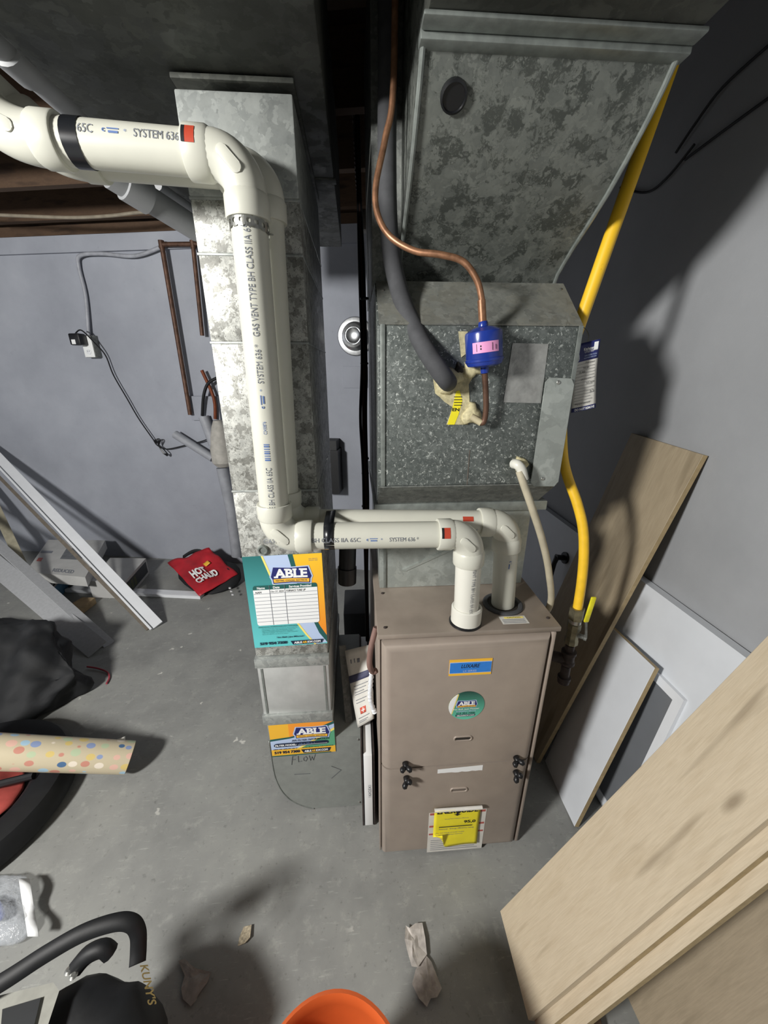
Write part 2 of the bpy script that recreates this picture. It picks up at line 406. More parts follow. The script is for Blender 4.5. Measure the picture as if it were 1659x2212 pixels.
for k in range(10):
    a = WP0+WN*(.06+.41*k)
    prism('joist', [a+WD*-4.1+Z*2.257, a+WD*.92+Z*2.257, a+WD*.92+Z*2.458, a+WD*-4.1+Z*2.458], WN, 0, .04, M_JOIST, ceil)
prism('rim_board', [WP0+WD*-4.1+Z*2.257, WP0+WD*.92+Z*2.257, WP0+WD*.92+Z*2.458, WP0+WD*-4.1+Z*2.458], WN, -.03, .0, M_JOIST, ceil)

# ================================================================== furnace
FX0, FX1, FY, FH = .042, .490, .758, .84
fu = thing('furnace', 'taupe upright gas furnace with two doors standing on the floor', 'furnace', (.266, 1.13, 0))
box('cabinet', (FX0, FY+.022, 0), (FX1, 1.50, FH-.012), M_FURN, fu, .003)
box('top_panel', (FX0-.004, FY+.004, FH-.014), (FX1+.006, 1.50, FH), M_FURNTOP, fu, .003)
def front_edges(e):
    a, b = e.verts; return abs(a.co.y-b.co.y) < 1e-6 and a.co.y < FY+.01
def door(name, z0, z1):
    d = box(name, (FX0+.004, FY-.004, z0), (FX1-.014, FY+.034, z1), M_FURN, fu, .026, 6, sel=lambda e: abs(e.verts[0].co.y-e.verts[1].co.y) < 1e-6 and e.verts[0].co.y < FY+.01 and not (abs(e.verts[0].co.z-e.verts[1].co.z) < 1e-6 and abs(e.verts[0].co.z-ZS) < .02))
    return d
ZS = .392
du = door('upper_door', ZS+.003, FH-.022); dl = door('lower_door', .006, ZS-.003)
box('door_rim', (FX1-.013, FY+.006, .006), (FX1-.003, FY+.026, FH-.016), M_FURN, fu, .003)
box('door_rim', (FX0-.002, FY+.012, .006), (FX0+.003, FY+.026, FH-.016), M_FURN, fu, .002)
DFY = FY-.004
M_SLOT = plain('slot_shadow', '#2a2622', .7, 0, 0)
M_SLOT2 = plain('slot_taupe', '#6f665e', .5, .1, .1)
def handle(cx, cz, parent, m):
    hw, hh = .024, .0075
    o = V((cx, DFY, cz)); pts = rrect(-hw, -hh, hw, hh, hh-.0003, 6)
    loop = [o+X*a+Z*b-Y*.0005 for a, b in pts]
    bm = bmesh.new(); tube_bm(bm, loop+[loop[0]], .0028, 8, False)
    h = from_bm('handle_rim', bm, M_FURN, parent, True)
    flat('handle_recess', o, X, Z, rrect(-hw, -hh, hw, hh, hh-.0003, 6), m, parent, .0004)
handle(.269, .493, du, M_SLOT); handle(.272, .288, dl, M_SLOT2)
for cx, cz, p, a in ((.112, .414, du, 0), (.116, .357, dl, .9), (.428, .408, du, .3), (.434, .350, dl, 1.1)):
    bm = bmesh.new(); c = V((cx, DFY-.002, cz))
    tube_bm(bm, [c, c-Y*.012, c-Y*.016], [.009, .008, .004], 12)
    for k in (0, 1):
        d = X*math.cos(a+PI*k)+Z*math.sin(a+PI*k)
        tube_bm(bm, [c-Y*.010, c-Y*.016+d*.007, c-Y*.020+d*.012, c-Y*.021+d*.016], [.005, .0075, .008, .0045], 10)
    if p is dl: tube_bm(bm, [c-Y*.008, c-Y*.010-Z*.012, c-Y*.010-Z*.018], [.006, .006, .003], 8)
    from_bm('latch_knob', bm, M_BLACK, p, True)
for x, y in ((.058, .79), (.478, .80), (.062, .945)): screw(V((x, y, FH)), Z, fu, .0045, M_IRON)
# nameplate
o = V((.216, DFY, .713)); w, h = .109, .050
np_ = flat('nameplate', o, X, Z, rect(0, 0, w, h), M_GOLD, du, .0006, .001)
plateblue = plain('nameplate_blue', '#2f7fd6', .35, 0, .05, 60)
flat('nameplate_face', o, X, Z, rect(.001, .0075, w-.001, h-.0075), M_PALEB, np_, .0018)
flat('nameplate_face', o, X, Z, rect(.002, .009, w-.002, h-.009), plateblue, np_, .0023)
text('LUXAIRE', o, X, Z, .030, .0245, .078, .036, M_INK, np_, .0030, .01, .25)
text('LX SERIES', o, X, Z, .036, .012, .070, .018, M_PALEB, np_, .0030)
# ---- small helper: the contractor's badge
def badge(o, x0, y0, x1, y1, parent, lift, small=False):
    w = x1-x0; h = y1-y0
    def q(a, b): return (x0+w*a, y0+h*b)
    flat('badge_outline', o, X, Z, [q(.03, -.02), q(.5, .03), q(.97, -.02), q(.985, .25), q(1.02, .42), q(.94, 1.03), q(.5, .98), q(.06, 1.03), q(-.02, .42), q(.015, .25)], M_PALEB, parent, lift)
    b = flat('badge', o, X, Z, [q(.06, .03), q(.5, .08), q(.94, .03), q(.95, .27), q(.985, .42), q(.91, .97), q(.5, .92), q(.09, .97), q(.015, .42), q(.05, .27)], M_NAVY, parent, lift+.0004)
    ax0, az0 = q(.11, .36); ax1, az1 = q(.89, .88)
    text('ABLE', o, X, Z, ax0, az0, ax1, az1, M_WHITE, parent, lift+.0009, .04)
    ww = ax1-ax0; hh = az1-az0; s = hh*.17
    for a0, a1 in ((-.03, .10), (.19, .31), (.32, .40), (.56, .68), (.76, .84)):        # slab feet of the letters
        flat('lettering_serif', o, X, Z, rect(ax0+ww*a0, az0, ax0+ww*a1, az0+s), M_WHITE, parent, lift+.0008)
    for a0, a1 in ((.30, .40), (.55, .68), (.75, .84)):
        flat('lettering_serif', o, X, Z, rect(ax0+ww*a0, az1-s, ax0+ww*a1, az1), M_WHITE, parent, lift+.0008)
    flat('ribbon', o, X, Z, [q(.08, .09), q(.5, .14), q(.92, .09), q(.93, .29), q(.5, .33), q(.07, .29)], M_GOLD, parent, lift+.0008)
    text('HEATING  COOLING  ELECTRICAL', o, X, Z, *q(.12, .155), *q(.88, .255), M_NAVYD, parent, lift+.0012, .02)
# round green sticker
ca = V((.270, DFY, .611)); R = .048
stk = flat('round_sticker', ca, X, Z, [(R*math.cos(2*PI*k/40), R*math.sin(2*PI*k/40)) for k in range(40)], M_GREENB, du, .0006, .0006)
arc = [(R*math.cos(a), R*math.sin(a)) for a in [math.radians(122+k*9.2) for k in range(11)]]
flat('sticker_edge', ca, X, Z, arc+[(arc[-1][0]+.003, arc[-1][1]), (arc[0][0]+.003, arc[0][1]-.001)], M_YLINE, stk, .0013)
flat('sticker_edge', ca, X, Z, arc, M_WHITE, stk, .0017)
badge(ca, -.028, -.006, .028, .018, stk, .0013)
text('No Bull, Just Moose!', ca, X, Z, -.034, -.0145, .034, -.0085, M_WHITE, stk, .0018, .015)
text('EMERGENCY SERVICE', ca, X, Z, -.026, -.0205, .026, -.0160, M_PALEB, stk, .0018, .01)
text('519 954 7300', ca, X, Z, -.026, -.0285, .024, -.0225, M_DGRN, stk, .0018, .03)
flat('sticker_bar', ca, X, Z, [(-.028, -.030), (.026, -.030), (.024, -.037), (-.026, -.037)][::-1], M_NAVYD, stk, .0013)
text('ABLEAIRKW.COM', ca, X, Z, -.025, -.036, .023, -.031, M_WHITE, stk, .0018, .02)
# torn strip of tape below the seam, rating label and curled yellow energy label on the lower door
o = V((.205, DFY, .366)); random.seed(3)
flat('tape_strip', o, X, Z, [(.130, .018), (0, .012)]+[(k*.010, -.003+random.uniform(-.0015, .0015)) for k in range(0, 14)], M_WHITE, dl, .0006)
o = V((.188, DFY, .008)); rl = flat('rating_label', o, X, Z, rect(0, 0, .176, .187), M_PAPER, dl, .0006)
for z0, z1 in ((.176, .185), (.120, .128), (.084, .091)): flat('label_bar', o, X, Z, rect(.003, z0, .173, z1), M_REDD, rl, .001)
for k in range(6): flat('label_line', o, X, Z, rect(.01, .010+.009*k, .16-.01*(k % 3), .012+.009*k), M_INKG, rl, .001)
YEL = plain('yellow_label', '#f4e62f', .45, 0, .03)
def curl(u, v):
    x = .203+.140*u; z = .047+.176*v; d = .004+.010*max(0, .35-v)**1.0*(1+.5*math.sin(u*6))
    if v > .92: d = .004+(v-.92)*.12
    if v < .25 and u < .25: d += .05*(.25-v)*(.25-u)/.25; z += .30*(.25-v)*(.25-u)/.25; x += .10*(.25-v)*(.25-u)/.25
    return (x, DFY-d-.0015, z)
el = sheet('energy_label', curl, 14, 16, YEL, dl, .0006)
def curl_on(p):
    v = (p.z-.047)/.176; u = (p.x-.203)/.140; q = V(curl(u, v)); return V((p.x, q.y-.0012, p.z))
o = V((.203, DFY, .047))
tube('label_roll', [V((.202, DFY-.010, .219)), V((.344, DFY-.012, .221))], .0055, M_PAPER, el, 10)
text('ENERGUIDE', o, X, Z, .008, .148, .132, .168, M_INK, el, .001, .04, warp=curl_on)
flat('label_arrow', o, X, Z, [(.066, .164), (.066, .145), (.058, .147), (.069, .139), (.080, .147), (.072, .145), (.072, .164)], M_INK, el, .0085)
text('95,0', o, X, Z, .092, .098, .128, .112, M_INK, el, .001, .03, warp=curl_on)
text('Annual Fuel Utilization Efficiency', o, X, Z, .032, .121, .106, .126, M_INKG, el, .001, warp=curl_on)
flat('label_line', o, X, Z, rect(.016, .088, .118, .091), M_INK, el, .0075)
text('Seasonal   Energy efficiency rating', o, X, Z, .016, .074, .124, .081, M_INKG, el, .001, warp=curl_on)
text('Uses least energy of similar models', o, X, Z, .006, .058, .096, .063, M_INKG, el, .001, warp=curl_on)
text('Rendement energetique saisonnier', o, X, Z, .006, .050, .092, .055, M_INKG, el, .001, warp=curl_on)
# caution sticker and the two flue openings on the top panel
o = V((.354, .782, FH)); cs = flat('caution_sticker', o, X, V((-.02, 1, 0)), rect(0, 0, .068, .032), M_PAPER, fu, .0004)
flat('sticker_bar', o, X, V((-.02, 1, 0)), rect(.012, .022, .062, .029), M_YLINE, cs, .0008)
text('CAUTION', o, X, V((-.02, 1, 0)), .020, .0232, .054, .028, M_INK, cs, .0013)
for k in range(3): flat('label_line', o, X, V((-.02, 1, 0)), rect(.004, .004+.006*k, .062, .006+.006*k), M_INKG, cs, .0008)
def ring(name, c, r0, r1, h, mat, parent):
    return lathe(name, [(r1, 0), (r1, h*.6), (r1-.003, h), (r0+.002, h), (r0, h*.5), (r0, 0)], c, Z, mat, parent, 36, False)
ring('flue_grommet', V((.384, .868, FH)), .040, .053, .006, M_RUB, fu)
lathe('flue_opening', [(.0405, 0), (.0405, .001)], V((.384, .868, FH)), Z, M_SLOT, fu, 30)
ring('flue_grommet', V((.262, .800, FH)), .033, .0405, .006, M_BLACK, fu)
# left side of the cabinet: thermostat wires and spiral conduit
tube('wire_sleeve', [(.036, .80, .835), (.022, .79, .78), (.018, .79, .73), (.026, .80, .695), (.036, .80, .70)], .0075, plain('brown_sleeve', '#7a5f57', .6), fu, 10, 8)
pts = [(.024, .80, .70), (.020, .80, .65), (.019, .80, .60), (.030, .80, .555)]
cond = tube('spiral_conduit', pts, [.006+.0012*math.cos(k*PI) for k in range(25)], M_TRIMW, fu, 10, 8)

# ================================================================== coil case, pale transition, supply ducts
tr = thing('plenum_transition', 'pale galvanized sheet metal box between furnace top and coil case', 'duct', (.266, 1.2, FH+.001))
box('body', (.055, .972, FH+.001), (.478, 1.46, 1.078), M_PLEN, tr, .002)
box('flange', (.042, .955, 1.079), (.512, 1.47, 1.105), M_FLANGE, tr, .002)
prism('crease', [V((.12, .9715, .90)), V((.13, .9715, .895)), V((.32, .9715, .985)), V((.31, .9715, .99))], Y, -.002, 0, M_PLEN, tr)
box('corner_seam', (.066, .968, FH+.004), (.074, .9725, 1.078), M_FLANGE, tr, .001)
cc = thing('coil_case', 'grey spangled evaporator coil case above furnace with sloped top', 'coil case', (.27, 1.15, 1.106))
CX0, CX1, CY = .048, .490, .880
prof = [(CY+.085, 1.106), (CY, 1.178), (CY, 1.525), (.992, 1.622), (1.47, 1.622), (1.47, 1.106)]
cbody = prism('case', [V((0, y, z)) for y, z in prof], X, CX0, CX1, M_COIL, cc, .002)
DUSTY = galv('galvanized_dusty_top', '#71736e', '#83857f', '#94968f', 60, .3, .6, .3, 9, '#8d8a7c')
prism('top_slope', [V((0, CY-.001, 1.526)), V((0, .991, 1.6235)), V((0, .991, 1.626)), V((0, CY-.003, 1.529))], X, CX0+.003, CX1-.003, DUSTY, cc)
prism('bottom_slope', [V((0, CY-.001, 1.177)), V((0, CY+.083, 1.107)), V((0, CY+.081, 1.105)), V((0, CY-.003, 1.175))], X, CX0+.003, CX1-.003, M_GALV, cc)
for x in (CX0+.012, CX1-.004): box('corner_strip', (x-.006, CY-.003, 1.178), (x+.004, CY-.0002, 1.527), M_FLANGE, cc, .001)
box('panel_joint', (.262, CY-.0012, 1.178), (.2635, CY, 1.262), M_SLOT2, cc)
for p in ((.065, .965, 1.602), (.475, .975, 1.610)): screw(V(p), V((0, -.7, .7)), cc, .005)
fo = V((0, CY, 0))
pa = [ap(x, y, fo, Y) for x, y in ((1107, 741), (1184, 743), (1168, 871), (1087, 869))]
fp = prism('foil_patch', pa, Y, -.0015, -.0004, M_FOIL, cc)
cpn = [ap(x, y, fo, Y) for x, y in ((1176, 815), (1237, 818), (1200, 1048), (1142, 1048))]
u_ = (cpn[3]-cpn[0]).normalized()
cov = prism('cover_plate', [cpn[0]+(cpn[1]-cpn[0])*.12, cpn[0]+(cpn[1]-cpn[0])*.88, cpn[1]+(cpn[2]-cpn[1])*.05, cpn[1]+(cpn[2]-cpn[1])*.95,
      cpn[2]+(cpn[3]-cpn[2])*.12, cpn[2]+(cpn[3]-cpn[2])*.88, cpn[3]+(cpn[0]-cpn[3])*.04, cpn[3]+(cpn[0]-cpn[3])*.96], Y, -.010, -.007, M_PLEN, cc)
for x, y in ((1206, 826), (1172, 1034)): screw(ap(x, y, V((0, CY-.010, 0)), Y), -Y, cov, .0045)
# yellowed warning label, mostly torn away, and foam blobs round the line holes
yl = prism('torn_label', [ap(x, y, fo, Y) for x, y in ((990, 716), (1010, 716), (1012, 760), (996, 772))], Y, -.0016, -.0004, M_FOAM, cc)
lb = [ap(x, y, fo, Y) for x, y in ((935, 815), (948, 800), (1000, 795), (1030, 785), (1030, 800), (1012, 830), (1014, 870), (1010, 917), (964, 917), (978, 880), (960, 868), (950, 858), (940, 850))]
prism('torn_label', lb, Y, -.0020, -.0004, M_FOAM, cc)
ys = prism('label_remnant', [ap(x, y, fo, Y) for x, y in ((985, 845), (992, 843), (998, 865), (990, 895), (981, 917), (966, 917), (977, 880))], Y, -.0026, -.0021, YEL, cc)
text('EN', ap(976, 888, fo, Y), X, Z, 0, 0, .016, .007, M_INK, ys, .0032, .03)
for k in range(4): flat('label_line', ap(980, 858+6*k, fo, Y), X, Z, rect(0, 0, .018, .0016), M_INK, ys, .0028)
hb = ap(965, 820, fo, Y)
def blob(name, c, rx, rz, d, seed, mat, parent, n=14):
    pts = []
    for k in range(n):
        a = 2*PI*k/n; q = 1+.22*math.sin(3*a+seed)+.12*math.sin(5*a+2*seed)
        for dd, s in ((0, 1), (d*.6, .85), (d, .45)):
            pts.append(V((c.x+rx*q*s*math.cos(a), c.y-dd, c.z+rz*q*s*math.sin(a))))
    bm = bmesh.new(); rings = [[bm.verts.new(pts[k*3+j]) for k in range(n)] for j in range(3)]
    for j in range(2):
        for k in range(n): bm.faces.new((rings[j][k], rings[j][(k+1) % n], rings[j+1][(k+1) % n], rings[j+1][k]))
    bm.faces.new(rings[2]); bm.faces.new(rings[0][::-1])
    return from_bm(name, bm, mat, parent, True)
blob('foam_seal', hb, .034, .030, .012, .5, M_FOAM, cc)
blob('foam_seal', ap(1020, 800, fo, Y), .022, .016, .009, 1.5, M_FOAM, cc)
blob('gap', ap(991, 797, fo, Y), .010, .012, .0095, 2.5, M_SLOT, cc)
blob('foam_plug', ap(1018, 896, fo, Y), .024, .024, .014, 3.1, M_FOAM, cc)
blob('foam_plug', ap(1125, 1003, fo, Y), .016, .020, .012, 1.1, M_FOAM, cc)

sd = thing('supply_duct', 'dark galvanized supply duct rising from coil case and curving overhead', 'duct', (.27, 1.2, 1.626))
box('riser', (.046, 1.055, 1.626), (.492, 1.49, 2.24), M_GALV, sd, .002)
TX0, TX1 = .112, .490
curve = [(1.055, 1.627), (1.035, 1.655), (.985, 1.690), (.93, 1.722), (.874, 1.756), (.83, 1.790), (.787, 1.828), (.762, 1.855), (.745, 1.878)]
sec = [V((0, y, z)) for y, z in curve]+[V((0, .745, 2.24)), V((0, 1.054, 2.24))]
throat = prism('throat', sec, X, TX0, TX1, M_THROAT, sd, 0, 30)
for x in (TX0-.004, TX1+.001):
    tube('edge_seam', [V((x, y-.002, z-.001)) for y, z in curve], .0045, M_FLANGE, sd, 8)
box('overhead_run', (TX0-.004, -1.6, 1.886), (TX1+.004, .742, 2.24), M_TRUNK, sd, .002)
box('duct_flange', (TX0-.010, .728, 1.872), (TX1+.012, .752, 1.886), M_FLANGE, sd, .002)
box('duct_flange', (TX0-.010, .700, 1.8795), (TX1+.012, .727, 1.8855), M_FLANGE, sd, .002)
pc = ax(980, 208, .205)
hn = V((0, -.66, -.75)).normalized()
hp = V((pc.x, .803, 1.812)); hp = ap(980, 208, hp, hn)
lathe('sensor_hole', [(.021, -.003), (.021, .0035), (.018, .005), (.017, .002)], hp, hn, M_BLACK, sd, 24)

# ================================================================== return ducts on the left
rt = thing('return_air_duct', 'dark dusty return air trunk duct running along the ceiling', 'duct', (-.29, .3, 1.922))
box('duct_body', (-.535, -1.6, 1.924), (-.045, 1.93, 2.24), M_TRUNK, rt, .003)
for y in (-.4, .35, 1.3): box('cross_joint', (-.540, y, 1.921), (-.040, y+.03, 1.925), M_TRUNK, rt, .001)
rd = thing('return_drop', 'vertical galvanized return air duct left of the furnace with a filter slot', 'duct', (-.2, 1.1, 0))
RX0, RX1, RY, RB = -.305, -.100, .915, 1.42
zz = [1.921, 1.745, 1.654, 1.493, 1.162, .664]
mats = [M_DUCT2, M_DUCT, M_DUCT, M_DUCT, M_DUCT]
box('top_collar', (RX0-.003, RY-.0065, 1.912), (RX1+.004, RB+.006, 1.9205), M_TRUNK, rd, .002)
for i in range(5):
    box('duct_section', (RX0, RY+(0 if i else -.004), zz[i+1]+.0012), (RX1, RB, zz[i]-.0012-(.02 if i == 0 else 0)), mats[i], rd, .003)
    if i: box('drive_cleat', (RX0-.0012, RY-.0018, zz[i]-.003), (RX1+.0012, RB, zz[i]+.0015), M_DUCT2, rd, .0006)
lathe('round_plug', [(.0135, 0), (.0135, .004), (.0115, .007), (.009, .007), (.008, .004), (.0005, .004)], V((-.248, RY-.001, 1.004)), -Y, M_FLANGE, rd, 24)
# filter rack: two drip lips with a bright cover plate between
def lip(z, h):
    b = box('rack_lip', (RX0-.004, RY-.011, z-h), (RX1+.004, RB, z), M_DUCT2, rd, .002); return b
lip(.663, .032); lip(.448, .036)
box('filter_cover', (RX0+.000, RY-.004, .449), (RX1, RB, .630), plain('cover_metal', '#c2c4c2', .38, .35, .1, 14), rd, .002)
for x in (RX0+.012, RX1-.012): box('cover_edge', (x-.003, RY-.0055, .452), (x+.003, RY-.0042, .624), M_FLANGE, rd)
box('lower_section', (RX0+.004, RY-.002, .335), (RX1, RB, .405), M_BOOT, rd, .002)
bp = [(-.301, .335), (-.301, .22), (-.296, .155), (-.280, .095), (-.250, .045), (-.205, .012), (-.180, .002), (-.012, .002), (-.012, .334)]
boot = prism('boot', [V((x, 0, z)) for x, z in bp], Y, RY-.002, RB, M_BOOT, rd, 0, 25)
bm = bmesh.new(); tube_bm(bm, smoothpath([V((x, RY-.002, z)) for x, z in bp[:7]], 4), .0022, 6)
from_bm('boot_seam', bm, M_FLANGE, boot, True)
PENC = plain('pencil_mark', '#55585a', .6, 0, 0)
def stroke(pts, r=.0011): 
    return tube('pencil_mark', [ay(x, y, RY-.0025) for x, y in pts], r, PENC, boot, 5)
for s_ in ([(632, 1633), (630, 1652)], [(632, 1634), (640, 1632)], [(631, 1642), (638, 1640)], [(644, 1633), (645, 1646), (652, 1644)],
           [(656, 1637), (661, 1634), (664, 1638), (661, 1644), (656, 1642), (656, 1637)], [(668, 1632), (671, 1643), (674, 1634), (677, 1642), (681, 1629)],
           [(636, 1673), (670, 1671)], [(716, 1655), (737, 1663), (716, 1681)]): stroke(s_)
for x, z in ((-.02, .318), (-.022, .018), (-.16, .32)): screw(V((x, RY-.002, z)), -Y, boot, .004)
# service sticker on the drop duct
o = V((RX0+.001, RY-.001, .697)); U_ = V((1, 0, .028)); SW, SH = .205, .288
sk = flat('service_sticker', o, U_, Z, rect(0, 0, SW, SH), M_TEAL, rd, .0004, .0006)
def sp(a, b): return (a*SW, (1-b)*SH)
def spoly(name, pts, m, lv): return flat(name, o, U_, Z, [sp(*p) for p in pts][::-1], m, sk, .0012+.0005*lv)
spoly('print_area', [(.24, 0), (.57, 0), (.62, .2), (.75, .55), (.90, .85), (1, .985), (.82, 1), (.72, .88), (.55, .66), (.40, .40)], M_PALEB, 0)
spoly('print_line', [(.235, 0), (.26, 0), (.42, .40), (.57, .66), (.74, .88), (.85, 1), (.82, 1), (.71, .88), (.54, .66), (.39, .40)], M_YLINE, 1)
spoly('print_area', [(.57, 0), (.64, 0), (.68, .2), (.78, .5), (.92, .78), (1, .90), (1, .985), (.90, .87), (.75, .56), (.62, .2)], M_DGRN, 1)
spoly('print_area', [(.635, 0), (1, 0), (1, .90), (.92, .79), (.78, .51), (.68, .2)], M_ORG2, 2)
text('FULL SERVICE', o, U_, Z, *sp(.83, .055), *sp(.94, .046), M_INKG, sk, .0034)
text('SINCE 1983', o, U_, Z, *sp(.83, .071), *sp(.94, .062), M_INKG, sk, .0034)
badge(o, SW*.325, SH*(1-.285), SW*.86, SH*(1-.105), sk, .003)
def scl(pts): return [(a*SW, (1-b)*SH) for a, b in pts]
flat('table_head', o, U_, Z, [(a*SW, b*SH) for a, b in rrect(.085, .60, .915, .70, .03)], M_DGRN, sk, .0030)
flat('table', o, U_, Z, [(a*SW, b*SH) for a, b in [(.085, .655)]+rrect(.085, .262, .915, .655, .03)[15:]+rrect(.085, .262, .915, .655, .03)[:5]+[(.915, .655)]], M_WHITE, sk, .0034)
for s_, a, b in (('Name', .14, .24), ('Date', .345, .43), ('Services Provided', .55, .84)):
    text(s_, o, U_, Z, a*SW, .663*SH, b*SW, .688*SH, M_WHITE, sk, .0038, .03)
for k in range(9): flat('table_line', o, U_, Z, rect(.09*SW, (.612-.0385*k)*SH, .91*SW, (.6155-.0385*k)*SH), M_INKG, sk, .0039)
for a in (.295, .49): flat('table_line', o, U_, Z, rect(a*SW, .265*SH, (a+.005)*SW, .70*SH), M_INKG, sk, .0041)
text('NAM', o, U_, Z, .11*SW, .620*SH, .19*SW, .640*SH, M_INK, sk, .0043, 0, .2)
text('Oct 27, 2024', o, U_, Z, .31*SW, .620*SH, .475*SW, .642*SH, M_INK, sk, .0043, 0, .2)
text('FURNACE TUNE UP', o, U_, Z, .51*SW, .622*SH, .76*SW, .645*SH, M_INK, sk, .0043, 0, .2)
text('BEFORE YOU CALL FOR SERVICE PLEASE CHECK THE FOLLOWING', o, U_, Z, .09*SW, .236*SH, .62*SW, .247*SH, M_DGRN, sk, .0034, .02)
for k, s_ in enumerate(('Check that the thermostat is set properly', 'Is the filter clean and the blower door on', 'Make sure the furnace switch is turned on and check', 'the breaker or fuse in the panel', 'Be sure all the vents are open')):
    text(s_, o, U_, Z, .13*SW, (.216-.0165*k)*SH, (.60-.03*(k % 3)-.1*(k == 4))*SW, (.227-.0165*k)*SH, M_DGRN, sk, .0034)
text('No Bull, Just Moose!', o, U_, Z, .32*SW, .098*SH, .68*SW, .124*SH, M_NAVYD, sk, .0038, .015)
text('519 954 7300', o, U_, Z, .08*SW, .032*SH, .45*SW, .066*SH, M_NAVYD, sk, .0034, .045)
flat('print_bar', o, U_, Z, [(a*SW, b*SH) for a, b in ((.53, .018), (.92, .018), (.95, .062), (.50, .062))], M_NAVYD, sk, .0036)
text('ABLE', o, U_, Z, .545*SW, .027*SH, .655*SW, .053*SH, M_WHITE, sk, .0042, .04)
text('AIR', o, U_, Z, .660*SW, .027*SH, .725*SW, .053*SH, M_GOLD, sk, .0042, .04)
text('KW.COM', o, U_, Z, .730*SW, .027*SH, .91*SW, .053*SH, M_WHITE, sk, .0042, .04)
# filter sticker
o2 = V((RX0+.008, RY-.0035, .268)); SW2, SH2 = .203, .134
fk = flat('filter_sticker', o2, U_, Z, rect(0, 0, SW2, SH2), M_GOLD, rd, .0004, .0006)
def fpoly(pts, m, lv, name='print_area'): return flat(name, o2, U_, Z, [(a*SW2, (1-b)*SH2) for a, b in pts][::-1], m, fk, .0012+.0005*lv)
fpoly([(.3, 0), (1, 0), (.80, .14), (.55, .34), (.30, .42)], M_ORNG, 0)
fpoly([(0, .44), (.3, .40), (.55, .31), (1, .0), (1, .08), (.55, .37), (.3, .45), (0, .50)], M_DGRN, 1)
fpoly([(0, .50), (.3, .45), (.55, .37), (1, .08), (1, .2), (.6, .62), (.42, .78), (0, .78)], M_PALEB, 0)
fpoly([(1, .2), (.6, .6), (.40, .78), (.46, .78), (.66, .60), (1, .27)], M_YLINE, 2, 'print_line')
fpoly([(1, .27), (.66, .60), (.46, .78), (1, .78)], M_GRN, 1)
badge(o2, SW2*.37, SH2*.56, SW2*.93, SH2*.92, fk, .003)
text('AIR FILTER INFORMATION', o2, U_, Z, .33*SW2, .455*SH2, .91*SW2, .515*SH2, M_NAVYD, fk, .0034, .02)
flat('print_bar', o2, U_, Z, [(a*SW2, b*SH2) for a, b in rrect(.05, .305, .90, .425, .055)], M_NAVYD, fk, .0030)
text('FILTER MODEL:', o2, U_, Z, .07*SW2, .332*SH2, .40*SW2, .392*SH2, M_WHITE, fk, .0036, .04)
flat('print_line', o2, U_, Z, rect(.42*SW2, .335*SH2, .88*SW2, .342*SH2), M_WHITE, fk, .0036)
text('16 x 25 x 1', o2, U_, Z, .45*SW2, .352*SH2, .68*SW2, .402*SH2, M_INKB, fk, .0036)
text('AIRFLOW ARROW ON YOUR FILTER MUST FACE THE FURNACE', o2, U_, Z, .03*SW2, .21*SH2, .97*SW2, .245*SH2, M_NAVYD, fk, .0020, .02)
text('519 954 7300', o2, U_, Z, .04*SW2, .075*SH2, .44*SW2, .165*SH2, M_NAVYD, fk, .0020, .05)
flat('print_bar', o2, U_, Z, [(a*SW2, b*SH2) for a, b in ((.50, .05), (.90, .05), (.93, .17), (.46, .17))], M_NAVYD, fk, .0022)
text('ABLE', o2, U_, Z, .51*SW2, .075*SH2, .62*SW2, .145*SH2, M_WHITE, fk, .0028, .04)
text('AIR', o2, U_, Z, .625*SW2, .075*SH2, .69*SW2, .145*SH2, M_GOLD, fk, .0028, .04)
text('KW.COM', o2, U_, Z, .695*SW2, .075*SH2, .88*SW2, .145*SH2, M_WHITE, fk, .0028, .04)
flat('print_bar', o2, U_, Z, rect(0, 0, SW2*.92, SH2*.03), M_DGRN, fk, .0024)
# the white furnace filter slid in beside the furnace
ff = box('furnace_filter', (-.004, .842, .010), (.022, 1.40, .335), M_WHITE, None, .001)
tag(ff, 'thin white pleated furnace filter edge standing between boot and furnace', 'filter')
text('16X25X1', V((.013, .8415, .15)), Z, -X, 0, -.0045, .055, .0045, M_INKG, ff, .0006)
for x in (-.0095, .027): box('filter_channel', (x-.0025, .846, .004), (x+.0025, 1.40, .345), M_IRON, rd)

